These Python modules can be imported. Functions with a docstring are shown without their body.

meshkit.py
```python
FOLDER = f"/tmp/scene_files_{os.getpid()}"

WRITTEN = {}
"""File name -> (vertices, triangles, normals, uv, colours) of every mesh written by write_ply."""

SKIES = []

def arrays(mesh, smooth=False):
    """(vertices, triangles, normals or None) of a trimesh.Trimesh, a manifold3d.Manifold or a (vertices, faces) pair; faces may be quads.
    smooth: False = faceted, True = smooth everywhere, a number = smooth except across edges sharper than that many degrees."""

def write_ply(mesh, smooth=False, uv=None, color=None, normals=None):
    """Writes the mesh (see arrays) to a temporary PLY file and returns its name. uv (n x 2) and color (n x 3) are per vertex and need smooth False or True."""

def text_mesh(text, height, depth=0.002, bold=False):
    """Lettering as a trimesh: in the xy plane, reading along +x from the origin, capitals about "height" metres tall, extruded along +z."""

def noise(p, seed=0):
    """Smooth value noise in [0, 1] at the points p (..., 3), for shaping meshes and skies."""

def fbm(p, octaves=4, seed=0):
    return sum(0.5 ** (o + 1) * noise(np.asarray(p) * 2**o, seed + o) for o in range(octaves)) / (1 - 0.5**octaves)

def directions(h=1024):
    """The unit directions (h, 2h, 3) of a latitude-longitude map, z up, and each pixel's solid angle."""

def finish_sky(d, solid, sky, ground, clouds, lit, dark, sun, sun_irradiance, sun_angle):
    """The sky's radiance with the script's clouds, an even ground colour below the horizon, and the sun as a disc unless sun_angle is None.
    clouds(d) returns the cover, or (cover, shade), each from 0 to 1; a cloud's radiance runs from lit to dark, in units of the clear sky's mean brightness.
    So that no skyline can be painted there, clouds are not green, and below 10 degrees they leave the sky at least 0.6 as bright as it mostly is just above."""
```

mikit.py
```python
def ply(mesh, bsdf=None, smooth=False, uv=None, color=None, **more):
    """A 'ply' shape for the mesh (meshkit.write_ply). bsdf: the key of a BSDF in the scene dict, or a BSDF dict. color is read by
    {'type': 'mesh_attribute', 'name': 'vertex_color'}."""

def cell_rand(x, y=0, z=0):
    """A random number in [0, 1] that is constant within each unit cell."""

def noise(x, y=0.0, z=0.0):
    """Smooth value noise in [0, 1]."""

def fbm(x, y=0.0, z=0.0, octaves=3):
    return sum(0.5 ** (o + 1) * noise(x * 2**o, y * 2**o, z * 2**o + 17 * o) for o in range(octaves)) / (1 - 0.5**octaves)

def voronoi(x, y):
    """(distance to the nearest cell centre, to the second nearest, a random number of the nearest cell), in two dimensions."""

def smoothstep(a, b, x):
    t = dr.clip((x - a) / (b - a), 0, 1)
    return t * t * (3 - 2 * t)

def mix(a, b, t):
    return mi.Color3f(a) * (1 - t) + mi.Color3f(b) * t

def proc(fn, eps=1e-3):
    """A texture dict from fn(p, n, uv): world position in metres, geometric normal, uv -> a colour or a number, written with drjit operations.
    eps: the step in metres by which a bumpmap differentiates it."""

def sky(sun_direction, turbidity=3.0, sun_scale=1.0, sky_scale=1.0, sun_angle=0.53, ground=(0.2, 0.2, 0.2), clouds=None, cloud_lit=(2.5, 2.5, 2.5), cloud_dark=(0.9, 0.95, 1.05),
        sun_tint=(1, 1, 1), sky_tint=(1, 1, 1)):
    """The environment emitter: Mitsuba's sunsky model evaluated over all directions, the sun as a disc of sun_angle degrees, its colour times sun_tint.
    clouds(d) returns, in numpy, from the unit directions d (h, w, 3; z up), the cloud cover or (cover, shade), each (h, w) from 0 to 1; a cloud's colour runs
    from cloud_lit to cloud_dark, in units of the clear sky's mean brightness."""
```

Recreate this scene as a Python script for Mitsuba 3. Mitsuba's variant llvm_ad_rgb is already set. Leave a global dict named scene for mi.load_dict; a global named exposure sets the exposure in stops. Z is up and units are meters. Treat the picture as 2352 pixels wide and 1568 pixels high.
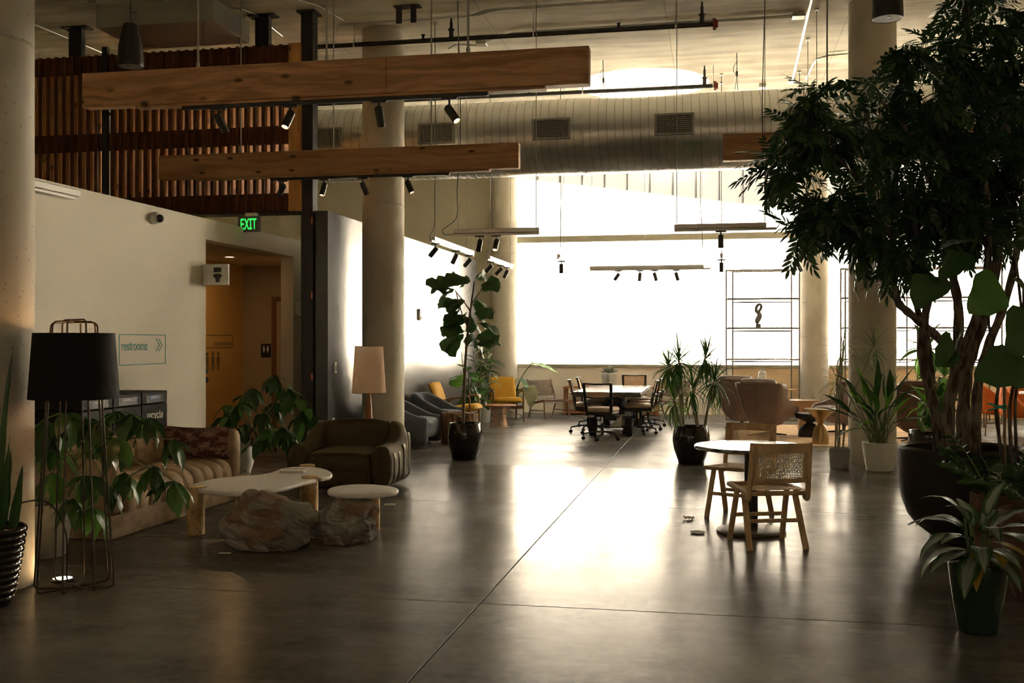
import math
import numpy as np, trimesh, mitsuba as mi, drjit as dr, mikit, meshkit
from shapely.geometry import Polygon, Point, box as sbox
from mikit import fbm, noise, smoothstep, mix, voronoi, cell_rand, proc

T = mi.ScalarTransform4f
scene, labels = {}, {}
rng = np.random.default_rng(11)

# ---------------------------------------------------------------- camera, sky, sun, exposure
YAW = math.atan(474 / 2400)
scene['camera'] = {'type': 'perspective', 'fov': 2 * math.degrees(math.atan(1176 / 2400)), 'fov_axis': 'x', 'near_clip': 0.05, 'far_clip': 400.0,
                   'to_world': T().look_at(origin=[0, 0, 1.6], target=[-math.sin(YAW), math.cos(YAW), 1.6], up=[0, 0, 1])}
scene['sky'] = mikit.sky((-0.40, -0.55, 0.80), turbidity=4.0, sun_scale=1.0, sky_scale=0.25, sun_tint=(0.96, 0.98, 1.0), sky_tint=(1.0, 0.97, 0.88), ground=(0.3, 0.29, 0.26))
exposure = 6.25

# ---------------------------------------------------------------- mesh helpers: every mesh is (vertices, triangles)
def A(m):
    return (np.asarray(m.vertices, float), np.asarray(m.faces, int)) if hasattr(m, 'faces') else m

def cat(*ms):
    ms = [A(m) for m in (ms[0] if len(ms) == 1 and isinstance(ms[0], list) else ms)]
    at = np.cumsum([0] + [len(m[0]) for m in ms])
    return np.vstack([m[0] for m in ms]), np.vstack([np.asarray(m[1]) + a for m, a in zip(ms, at)])

def mat(M):
    return np.array(M.matrix, float) if hasattr(M, 'matrix') else np.asarray(M, float)

def xf(m, M):
    m, M = A(m), mat(M)
    f = m[1] if np.linalg.det(M[:3, :3]) > 0 else m[1][:, ::-1]
    return m[0] @ M[:3, :3].T + M[:3, 3], f

def mv(m, x=0, y=0, z=0):
    m = A(m)
    return m[0] + np.array([x, y, z], float), m[1]

def rot(m, axis, deg, at=(0, 0, 0)):
    return xf(m, T().translate(list(at)).rotate(list(axis), deg).translate([-a for a in at]))

def mirror_x(m):
    return xf(m, np.diag([-1.0, 1, 1, 1]))

def _hull(p):
    h = trimesh.Trimesh(p, trimesh.convex.convex_hull(p, repair=True).faces, process=False)
    return h

def _template(pts):
    from scipy.spatial import ConvexHull
    f = ConvexHull(pts).simplices.copy()
    c = pts.mean(0)
    n = np.cross(pts[f[:, 1]] - pts[f[:, 0]], pts[f[:, 2]] - pts[f[:, 0]])
    flip = (n * (pts[f].mean(1) - c)).sum(1) < 0
    f[flip] = f[flip][:, ::-1]
    return f

_CS = np.array([[x, y, z] for x in (-1, 1) for y in (-1, 1) for z in (-1, 1)], float)
def _chamfer_pts(h, b):
    return np.vstack([s * (h - b * (1 - np.eye(3)[k])) for s in _CS for k in range(3)])
_CF = _template(_chamfer_pts(np.array([1., 1.1, 1.2]), 0.2))
_OCT = np.array([[math.cos(a) * math.cos(e), math.cos(a + 0) * 0 + math.sin(a) * math.cos(e), math.sin(e)] for e in np.radians([0, 30, 60]) for a in np.radians([0, 30, 60, 90])] + [[0, 0, 1.0]])
def _round_pts(h, r):
    return np.vstack([s * (h - r + r * o) for s in _CS for o in _OCT])
_RF = _template(_round_pts(np.array([1., 1.1, 1.2]), 0.4))

def box(sx, sy, sz, c=(0, 0, 0), b=0.0):
    h = np.array([sx, sy, sz], float) / 2
    b = b if b else 0.02 * h.min()
    return _chamfer_pts(h, min(b, 0.45 * h.min())) + np.array(c, float), _CF

def b2(x0, x1, y0, y1, z0, z1, b=0.0):
    return box(x1 - x0, y1 - y0, z1 - z0, ((x0 + x1) / 2, (y0 + y1) / 2, (z0 + z1) / 2), b)

def rbox(sx, sy, sz, r, c=(0, 0, 0)):
    h = np.array([sx, sy, sz], float) / 2
    return _round_pts(h, min(r, 0.999 * h.min())) + np.array(c, float), _RF

def frame(d):
    d = np.asarray(d, float) / np.linalg.norm(d)
    a = np.cross(d, [0, 0, 1.0] if abs(d[2]) < 0.95 else [0, 1.0, 0])
    a /= np.linalg.norm(a)
    return a, np.cross(a, d), d

def bar(p0, p1, w, d, b=0.0, up=None):
    """A box from p0 to p1, w across (level), d deep."""
    p0, p1 = np.array(p0, float), np.array(p1, float)
    z = (p1 - p0) / np.linalg.norm(p1 - p0)
    u = np.array(up if up is not None else ([0, 0, 1.0] if abs(z[2]) < 0.95 else [0, 1.0, 0]), float)
    x = np.cross(u, z); x /= np.linalg.norm(x)
    y = np.cross(z, x)
    v, f = box(w, d, np.linalg.norm(p1 - p0), b=b)
    return v[:, :1] * x + v[:, 1:2] * y + v[:, 2:] * z + (p0 + p1) / 2, f

def tube(path, r, n=8, cap=True, closed=False):
    p = np.asarray(path, float)
    k = len(p)
    r = np.broadcast_to(np.asarray(r, float), (k,))
    t = np.gradient(p, axis=0) if not closed else np.roll(p, -1, 0) - np.roll(p, 1, 0)
    t /= np.linalg.norm(t, axis=1, keepdims=True) + 1e-12
    a = np.zeros_like(p)
    a[0] = frame(t[0])[0]
    for i in range(1, k):
        x = a[i - 1] - t[i] * (a[i - 1] @ t[i])
        a[i] = x / (np.linalg.norm(x) + 1e-12)
    bb = np.cross(t, a)
    ang = np.arange(n) * 2 * np.pi / n
    v = p[:, None] + r[:, None, None] * (np.cos(ang)[None, :, None] * a[:, None] + np.sin(ang)[None, :, None] * bb[:, None])
    kk = k if closed else k - 1
    i, j = np.meshgrid(np.arange(kk), np.arange(n), indexing='ij')
    i2 = (i + 1) % k
    q = np.stack([i * n + j, i * n + (j + 1) % n, i2 * n + (j + 1) % n, i2 * n + j], -1).reshape(-1, 4)
    f = np.vstack([q[:, [0, 1, 2]], q[:, [0, 2, 3]]])
    v = v.reshape(-1, 3)
    if cap and not closed:
        m = len(v)
        v = np.vstack([v, p[:1], p[-1:]])
        j = np.arange(n)
        f = np.vstack([f, np.stack([(j + 1) % n, j, j * 0 + m], 1), np.stack([(k - 1) * n + j, (k - 1) * n + (j + 1) % n, j * 0 + m + 1], 1)])
    return v, f

def cyl(r, z0, z1, n=24, c=(0, 0), b=0.0):
    b = b or 0.03 * min(r, abs(z1 - z0))
    return mv(lathe([(0, z0), (r - b, z0), (r, z0 + b), (r, z1 - b), (r - b, z1), (0, z1)], n), c[0], c[1])

def lathe(prof, n=32):
    prof = np.asarray(prof, float)
    k = len(prof)
    ang = np.arange(n) * 2 * np.pi / n
    v = np.stack([prof[:, None, 0] * np.cos(ang), prof[:, None, 0] * np.sin(ang), np.broadcast_to(prof[:, None, 1], (k, n))], -1).reshape(-1, 3)
    i, j = np.meshgrid(np.arange(k - 1), np.arange(n), indexing='ij')
    q = np.stack([i * n + j, i * n + (j + 1) % n, (i + 1) * n + (j + 1) % n, (i + 1) * n + j], -1).reshape(-1, 4)
    return v, np.vstack([q[:, [0, 1, 2]], q[:, [0, 2, 3]]])

def spline(pts, n=8, closed=False):
    p = np.asarray(pts, float)
    if closed:
        p = np.vstack([p[-1], p, p[0], p[1]])
    else:
        p = np.vstack([2 * p[0] - p[1], p, 2 * p[-1] - p[-2]])
    out = []
    for i in range(1, len(p) - 2):
        t = np.linspace(0, 1, n, endpoint=False)[:, None]
        a, b, c, d = p[i - 1], p[i], p[i + 1], p[i + 2]
        out.append(0.5 * (2 * b + (c - a) * t + (2 * a - 5 * b + 4 * c - d) * t**2 + (3 * b - a - 3 * c + d) * t**3))
    if not closed:
        out.append(p[-2:-1])
    return np.vstack(out)

def prism(poly, z0, z1, bev=0.0):
    g = poly if hasattr(poly, 'exterior') else Polygon(poly)
    if bev:
        inner = g.buffer(-bev)
        a = trimesh.creation.extrude_polygon(g, z1 - z0 - bev, engine='earcut')
        ring = np.array(g.exterior.coords)[:-1]
        return A(a)[0] + [0, 0, z0], A(a)[1]
    m = A(trimesh.creation.extrude_polygon(g, z1 - z0, engine='earcut'))
    return m[0] + np.array([0, 0, z0]), m[1]

def slab(outline, z0, z1, r=0.02, k=4):
    """A thick plate with rounded rims over a closed outline (n x 2)."""
    o = np.asarray(outline, float)
    g = Polygon(o)
    if not g.exterior.is_ccw:
        o = o[::-1]
    d = np.roll(o, -1, 0) - np.roll(o, 1, 0)
    nrm = np.stack([d[:, 1], -d[:, 0]], 1) / (np.linalg.norm(d, axis=1, keepdims=True) + 1e-12)
    rings = [(-(r - r * math.sin(a)), z0 + r - r * math.cos(a)) for a in np.linspace(0, math.pi / 2, k)] + [(-(r - r * math.cos(a)), z1 - r + r * math.sin(a)) for a in np.linspace(0, math.pi / 2, k)]
    n = len(o)
    v = np.vstack([np.hstack([o + nrm * off, np.full((n, 1), z)]) for off, z in rings])
    i, j = np.meshgrid(np.arange(len(rings) - 1), np.arange(n), indexing='ij')
    q = np.stack([i * n + j, i * n + (j + 1) % n, (i + 1) * n + (j + 1) % n, (i + 1) * n + j], -1).reshape(-1, 4)
    f = [q[:, [0, 1, 2]], q[:, [0, 2, 3]]]
    import mapbox_earcut as ec
    tri = lambda pts: ec.triangulate_float64(pts.astype(np.float64), np.array([len(pts)], dtype=np.uint32)).reshape(-1, 3).astype(int)
    for ring, up in ((0, -1), (len(rings) - 1, 1)):
        t = tri(v[ring * n:(ring + 1) * n, :2])
        a = v[ring * n:(ring + 1) * n]
        s = np.cross(a[t[:, 1]] - a[t[:, 0]], a[t[:, 2]] - a[t[:, 0]])[:, 2]
        t = np.where((s * up < 0)[:, None], t[:, ::-1], t)
        f.append(t + ring * n)
    return v, np.vstack(f)

def sheet(P):
    """A grid (m x n x 3) of points as a surface."""
    P = np.asarray(P, float)
    m, n = P.shape[:2]
    i, j = np.meshgrid(np.arange(m - 1), np.arange(n - 1), indexing='ij')
    q = np.stack([i * n + j, i * n + j + 1, (i + 1) * n + j + 1, (i + 1) * n + j], -1).reshape(-1, 4)
    return P.reshape(-1, 3), np.vstack([q[:, [0, 1, 2]], q[:, [0, 2, 3]]])

def loft(rings, cap=True):
    """Closed rings (k x n x 3) joined into one skin."""
    P = np.asarray(rings, float)
    k, n = P.shape[:2]
    i, j = np.meshgrid(np.arange(k - 1), np.arange(n), indexing='ij')
    q = np.stack([i * n + j, i * n + (j + 1) % n, (i + 1) * n + (j + 1) % n, (i + 1) * n + j], -1).reshape(-1, 4)
    v, f = P.reshape(-1, 3), np.vstack([q[:, [0, 1, 2]], q[:, [0, 2, 3]]])
    if cap:
        m, jj = len(v), np.arange(n)
        v = np.vstack([v, P[0].mean(0), P[-1].mean(0)])
        f = np.vstack([f, np.stack([(jj + 1) % n, jj, jj * 0 + m], 1), np.stack([(k - 1) * n + jj, (k - 1) * n + (jj + 1) % n, jj * 0 + m + 1], 1)])
    return v, f

def thick(P, t):
    """A grid of points given the thickness t along its normals: a shell with closed rims."""
    P = np.asarray(P, float)
    du, dv = np.gradient(P, axis=0), np.gradient(P, axis=1)
    n = np.cross(du, dv)
    n /= np.linalg.norm(n, axis=-1, keepdims=True) + 1e-12
    Q = P + n * (t if np.isscalar(t) else np.asarray(t)[..., None])
    m, k = P.shape[:2]
    v, f = cat(sheet(P), (sheet(Q)[0], sheet(Q)[1][:, ::-1]))
    rim = [(i, 0) for i in range(m)] + [(m - 1, j) for j in range(1, k)] + [(i, k - 1) for i in range(m - 2, -1, -1)] + [(0, j) for j in range(k - 2, 0, -1)]
    a = np.array([i * k + j for i, j in rim])
    b = np.roll(a, -1)
    o = m * k
    return v, np.vstack([f, np.stack([a, b, b + o], 1), np.stack([a, b + o, a + o], 1)])

def ball(c, r, n=2, s=(1, 1, 1)):
    m = trimesh.creation.icosphere(n, 1.0)
    return np.asarray(m.vertices) * r * np.array(s) + np.array(c, float), np.asarray(m.faces)

def soft(sx, sy, sz, r, n=10, puff=0.0):
    """A cushion: a rounded box of many faces, its flat sides bulging by puff."""
    h = np.array([sx, sy, sz], float) / 2
    m = trimesh.creation.box((2, 2, 2))
    v, f = np.asarray(m.vertices), np.asarray(m.faces)
    g = np.linspace(-1, 1, n + 1)
    vs, fs = [], []
    for k in range(3):
        for s in (-1, 1):
            a, b = np.meshgrid(g, g, indexing='ij')
            p = np.zeros((n + 1, n + 1, 3))
            p[..., k], p[..., (k + 1) % 3], p[..., (k + 2) % 3] = s, a, b
            q = sheet(p)
            vs.append(q[0]); fs.append(q[1] if s > 0 else q[1][:, ::-1])
    v, f = cat([(a, b) for a, b in zip(vs, fs)])
    e = np.sin(v * np.pi / 2) * 0.35 + v * 0.65
    p = e * h
    inner = np.clip(p, -(h - r), h - r)
    d = p - inner
    l = np.linalg.norm(d, axis=1, keepdims=True)
    p = np.where(l > 1e-9, inner + d / np.maximum(l, 1e-9) * np.minimum(l, r) , p)
    w = np.prod(np.where(np.abs(np.abs(v) - 1) < 1e-6, 1.0, np.cos(v * np.pi / 2) * 0.999 + 0.001), axis=1, keepdims=True)
    nrm = np.where(np.abs(np.abs(v) - 1) < 1e-6, np.sign(v), 0)
    p = p + puff * w * nrm
    t = trimesh.Trimesh(np.round(p, 6), f, process=False)
    t.merge_vertices(merge_norm=True, merge_tex=True)
    return np.asarray(t.vertices), np.asarray(t.faces)

def wobble(m, amp, scale, seed=0):
    v, f = A(m)
    d = np.stack([meshkit.fbm(v * scale + 31 * k, 3, seed + k) - 0.5 for k in range(3)], 1)
    return v + 2 * amp * d, f

def lattice(w, h, pitch, strand, depth=0.003, diag=True, bow=None):
    """Open cane weave in the xz plane, centred."""
    ms = []
    nx, nz = int(w / pitch), int(h / pitch)
    for i in range(nx + 1):
        ms.append(box(strand, depth, h, (-w / 2 + (i + 0.5 * (w / pitch - nx)) * pitch, 0, 0), 1e-4))
    for i in range(nz + 1):
        ms.append(box(w, depth, strand, (0, depth * 0.3, -h / 2 + (i + 0.5 * (h / pitch - nz)) * pitch), 1e-4))
    return cat(ms)

# ---------------------------------------------------------------- bookkeeping of keys and labels
_taken = set()
def unique(name):
    k, i = name, 0
    while k in _taken:
        i += 1
        k = f'{name}_{i:03d}'
    _taken.add(k)
    return k

_ply = {}
def plyd(mesh, bsdf, smooth):
    if isinstance(mesh, dict):
        return mesh
    key = (id(mesh), bsdf, smooth)
    if key not in _ply:
        _ply[key] = (mesh, mikit.ply(A(mesh), bsdf, smooth))
    return _ply[key][1]

class Thing:
    def __init__(self, name, label=None, cat=None, loc=(0, 0, 0), rz=0, group=None, kind=None, sc=1.0):
        self.name, self.key, self.parts = name, unique(name), []
        self.M = T().translate(list(loc)).rotate([0, 0, 1], rz).scale(sc)
        L = labels[self.key] = {}
        for k, v in (('label', label), ('category', cat), ('group', group), ('kind', kind)):
            if v:
                L[k] = v
    def add(self, part, mesh, bsdf, smooth=30, parent=None, label=None, kind=None, M=None, **more):
        key = unique((parent or self.key) + '__' + part)
        d = {**plyd(mesh, bsdf, smooth), **more}
        W = self.M if M is None else self.M @ M
        scene[key] = {**d, 'to_world': W}
        if label or kind:
            labels[key] = {k: v for k, v in (('label', label), ('kind', kind)) if v}
        self.parts.append((key, d, M, label, kind))
        return key
    def dup(self, label, loc, rz=0, group=None, sc=1.0):
        L = labels[self.key]
        o = Thing(self.name, label, L.get('category'), loc, rz, group or L.get('group'), L.get('kind'), sc)
        for key, d, M, lab, kind in self.parts:
            k = o.key + key[len(self.key):]
            _taken.add(k)
            scene[k] = {**d, 'to_world': o.M if M is None else o.M @ M}
            if lab or kind:
                labels[k] = {a: b for a, b in (('label', lab), ('kind', kind)) if b}
            o.parts.append((k, d, M, lab, kind))
        return o

def single(name, mesh, bsdf, label, cat, smooth=30, loc=(0, 0, 0), rz=0, group=None, kind=None, **more):
    key = unique(name)
    scene[key] = {**plyd(mesh, bsdf, smooth), 'to_world': T().translate(list(loc)).rotate([0, 0, 1], rz), **more}
    labels[key] = {k: v for k, v in (('label', label), ('category', cat), ('group', group), ('kind', kind)) if v}
    return key

def struct(name, mesh, bsdf, label=None, smooth=30, parent=None):
    key = unique(parent + '__' + name if parent else name)
    scene[key] = plyd(mesh, bsdf, smooth)
    if not parent:
        labels[key] = {'kind': 'structure', **({'label': label} if label else {})}
    return key

# ---------------------------------------------------------------- materials
def rgb(c):
    return {'type': 'rgb', 'value': list(map(float, c))} if not isinstance(c, dict) else c

def pr(name, color, rough=0.5, spec=0.5, two=True, **k):
    b = {'type': 'principled', 'base_color': rgb(color), 'roughness': rough, 'specular': spec, **k}
    scene['mat_' + name] = {'type': 'twosided', 'bsdf': b} if two else b

def M_(n):
    return 'mat_' + n
def floor_col(p, n, uv):
    big = fbm(p.x * 0.45 + 3, p.y * 0.45, 0, 3)
    mid = fbm(p.x * 1.7, p.y * 2.3 + 9, 0, 4)
    fine = fbm(p.x * 22, p.y * 22, 0, 2)
    streak = fbm(p.x * 0.8, p.y * 6.0, 4, 3)
    t = 0.45 * big + 0.3 * mid + 0.15 * streak + 0.1 * fine
    c = mix((0.066, 0.062, 0.054), (0.19, 0.18, 0.16), smoothstep(0.30, 0.72, t))
    scuff = smoothstep(0.80, 0.86, noise(p.x * 5.3, p.y * 9.1, 2))
    return mix(c, (0.28, 0.265, 0.23), 0.15 * scuff)
def floor_rough(p, n, uv):
    worn = dr.select(p.y > 13.25, 0.07 + 0.09 * fbm(p.x * 0.9, p.y * 5.0, 7, 3), 0.0)      # the slabs by the window are duller
    return 0.16 + 0.13 * fbm(p.x * 1.1 + 5, p.y * 1.6, 0, 4) + 0.05 * fbm(p.x * 14, p.y * 5, 3, 2) + worn
pr('floor', proc(floor_col), proc(floor_rough), 0.105)
pr('joint', (0.05, 0.043, 0.035), 0.8)

def conc(base, dark, s=1.0):
    def fn(p, n, uv):
        t = fbm(p.x * 1.3 * s, p.y * 1.3 * s, p.z * 0.8 * s, 4)
        c = mix(dark, base, smoothstep(0.3, 0.65, t))
        a = p.x * 9.0 + p.y * 9.0
        x, y, w = voronoi(a, p.z * 11)
        pit = (1 - smoothstep(0.03, 0.09, x)) * smoothstep(0.55, 0.6, w)
        return mix(c, (0.10, 0.08, 0.06), 0.6 * pit)
    return fn
pr('column', proc(conc((0.56, 0.52, 0.43), (0.42, 0.38, 0.305))), 0.75, 0.3)
def ceil_col(p, n, uv):
    t = fbm(p.x * 0.5, p.y * 0.5, 1, 3)
    board = fbm(p.x * 0.9, p.y * 7.0, 3, 3)
    patch = fbm(p.x * 2.2, p.y * 3.1, 7, 3)
    c = mix((0.42, 0.38, 0.285), (0.76, 0.72, 0.59), smoothstep(0.3, 0.7, 0.45 * t + 0.35 * board + 0.2 * patch))
    line = 1 - smoothstep(0.0, 0.008, dr.abs(p.y - 2.44 * dr.round(p.y / 2.44)))
    line2 = 1 - smoothstep(0.0, 0.010, dr.abs(p.x + 0.7 - 2.44 * dr.round((p.x + 0.7) / 2.44)))
    return mix(c, (0.16, 0.13, 0.09), 0.5 * dr.maximum(line, line2))
pr('ceiling', proc(ceil_col), 0.8, 0.25)
pr('white_wall', (0.66, 0.62, 0.50), 0.55, 0.35)
pr('beige_wall', (0.62, 0.57, 0.43), 0.6, 0.3)
pr('sill_wall', (0.86, 0.82, 0.71), 0.6, 0.3)
pr('tan_panel', (0.88, 0.68, 0.43), 0.5, 0.4)  # tan, with the warm glow of an unbuilt lamp put into the colour
pr('black_wall', (0.030, 0.032, 0.035), 0.28, 0.9)
pr('window_frame', (0.42, 0.40, 0.31), 0.45, 0.4)
pr('facade', (0.82, 0.81, 0.78), 0.7, 0.2)
pr('facade_rib', (0.62, 0.61, 0.58), 0.7, 0.2)
pr('pavement', (0.66, 0.65, 0.60), 0.85, 0.2)
pr('skylight_well', (0.86, 0.85, 0.81), 0.7, 0.2)
scene['mat_acrylic'] = {'type': 'principledthin', 'base_color': rgb((0.95, 0.95, 0.93)), 'roughness': 0.6, 'diff_trans': 0.35, 'eta': 1.3}
scene['mat_pane'] = {'type': 'thindielectric', 'int_ior': 1.5, 'ext_ior': 1.0}
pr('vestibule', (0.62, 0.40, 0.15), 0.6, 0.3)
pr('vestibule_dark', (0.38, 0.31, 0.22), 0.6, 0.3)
pr('black_metal', (0.012, 0.011, 0.010), 0.42, 0.5)
pr('dark_steel', (0.02, 0.02, 0.021), 0.5, 0.5)
pr('grey_trim', (0.30, 0.28, 0.23), 0.45, 0.5)

def plank(light, dark, axis, s=1.0, knots=True):
    def fn(p, n, uv):
        u = (p.x if axis == 0 else p.y if axis == 1 else p.z) * s
        q = p.z if axis != 2 else p.x
        r = (p.y if axis == 0 else p.x if axis == 1 else p.y) * s
        w = fbm(u * 1.3, q * s * 5, r * 5, 3)
        g = noise(u * 1.1 + 3 * w, q * s * 30 + 9 * w, r * 30)
        fine = fbm(u * 9, q * s * 130, r * 130, 2)
        c = mix(dark, light, smoothstep(0.15, 0.85, 0.65 * g + 0.35 * fine))
        if knots:
            d, e, k = voronoi(u * 2.6, q * s * 6 + r * 6)
            c = mix(c, [0.35 * x for x in dark], (1 - smoothstep(0.06, 0.13, d)) * smoothstep(0.6, 0.65, k))
        return c
    return fn
pr('plywood', proc(plank((0.48, 0.265, 0.12), (0.27, 0.128, 0.05), 0)), 0.55, 0.35)
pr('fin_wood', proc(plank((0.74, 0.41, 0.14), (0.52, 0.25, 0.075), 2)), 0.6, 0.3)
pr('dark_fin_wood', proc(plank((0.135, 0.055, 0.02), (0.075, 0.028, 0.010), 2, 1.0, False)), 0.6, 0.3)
pr('oak', proc(plank((0.58, 0.40, 0.22), (0.43, 0.28, 0.14), 2, 1.0, False)), 0.5, 0.4)

# ---------------------------------------------------------------- the setting
X0, X1, Y0, Y1, H = -13.0, 9.0, -4.0, 23.25, 6.05
struct('floor', b2(X0 - .3, X1 + .3, Y0 - .3, Y1 + .3, -0.20, -0.012), M_('joint'))
xs = [X0] + [-1.43 + 5.6 * k for k in (-2, -1, 0, 1)] + [X1]
xs = [X0, -7.13, -1.43, 4.27, X1]
ys = [Y0, 2.1, 6.23, 10.15, 13.25, 17.5, Y1]
for i in range(len(xs) - 1):
    for j in range(len(ys) - 1):
        g = 0.0035
        struct('slab', b2(xs[i] + g, xs[i + 1] - g, ys[j] + g, ys[j + 1] - g, -0.06, 0.0, 0.003), M_('floor'), parent='floor', smooth=False)

SKY = (-1.29, 18.2, 1.1)
hole = Point(SKY[0], SKY[1]).buffer(SKY[2], 32)
struct('ceiling', prism(sbox(X0 - .3, Y0 - .3, X1 + .3, Y1 + .3).difference(hole), H, H + 0.3), M_('ceiling'))
ring = np.array(hole.exterior.coords)[:-1] - [SKY[0], SKY[1]]
well = lathe([(SKY[2], H - 0.002), (SKY[2] + 0.04, H - 0.002), (SKY[2] + 0.05, H + 1.1), (SKY[2], H + 1.1), (SKY[2] - 0.012, H + 1.1), (SKY[2] - 0.012, H - 0.004), (SKY[2], H - 0.002)], 64)
struct('trim_1', mv(well, SKY[0], SKY[1]), M_('skylight_well'), 'round white skylight well cut through the concrete ceiling', 30)
dome = lathe([(SKY[2] + 0.1, H + 1.1), (SKY[2] * 0.95, H + 1.25), (SKY[2] * 0.7, H + 1.42), (SKY[2] * 0.35, H + 1.5), (0, H + 1.52)], 48)
struct('window_5', mv(dome, SKY[0], SKY[1]), M_('acrylic'), 'translucent round skylight dome in the ceiling', True)

# outer walls
struct('wall_left', b2(X0 - .3, X0, Y0 - .3, Y1 + .3, 0, H), M_('beige_wall'))
struct('wall_right', b2(X1, X1 + .3, Y0 - .3, Y1 + .3, 0, H), M_('beige_wall'))
FW = ((-7.5, -2.0), (-.5, 5.0))  # windows added in the unseen front wall for fill light
fwp = sbox(X0, 0, X1, H)
for a, b in FW:
    fwp = fwp.difference(sbox(a, 1.0, b, 4.2))
def upright(poly, y0, y1):          # a polygon in x, z stood up between y0 and y1
    v, f = prism(poly, 0, y1 - y0)
    return np.stack([v[:, 0], y1 - v[:, 2], v[:, 1]], 1), f
struct('wall_front', upright(fwp, Y0 - .3, Y0), M_('beige_wall'))
scene['mat_shade_cloth'] = {'type': 'principledthin', 'base_color': rgb((0.95, 0.92, 0.86)), 'roughness': 0.7, 'diff_trans': 0.05, 'eta': 1.3}  # dim translucent cloth that sets the strength of the added fill
for k, (a, b) in enumerate(FW):
    struct(f'window_{6 + k}', (np.array([[a, Y0 - .15, 1.0], [b, Y0 - .15, 1.0], [b, Y0 - .15, 4.2], [a, Y0 - .15, 4.2]]), np.array([[0, 1, 2], [0, 2, 3]])), M_('shade_cloth'), 'added fill light window with a translucent shade, unseen behind the camera')
WX0, WX1, SILL, HEAD = -4.62, 8.4, 1.02, 5.6
wp = sbox(X0, 0, X1, H).difference(sbox(WX0, SILL, WX1, HEAD))
struct('wall_back', upright(wp, Y1, Y1 + .3), M_('beige_wall'), 'beige back wall around the long window')
struct('sill_panel', b2(WX0, 0.30, Y1 - 0.035, Y1 - 0.002, 0.0, SILL), M_('sill_wall'), parent='wall_back')
struct('sill_panel', b2(0.303, WX1, Y1 - 0.035, Y1 - 0.002, 0.0, SILL), M_('tan_panel'), parent='wall_back')
struct('trim_2', b2(WX0, WX1, Y1 - 0.07, Y1 + .2, SILL, SILL + 0.07, .008), M_('window_frame'), 'grey window sill along the back wall')
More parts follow.
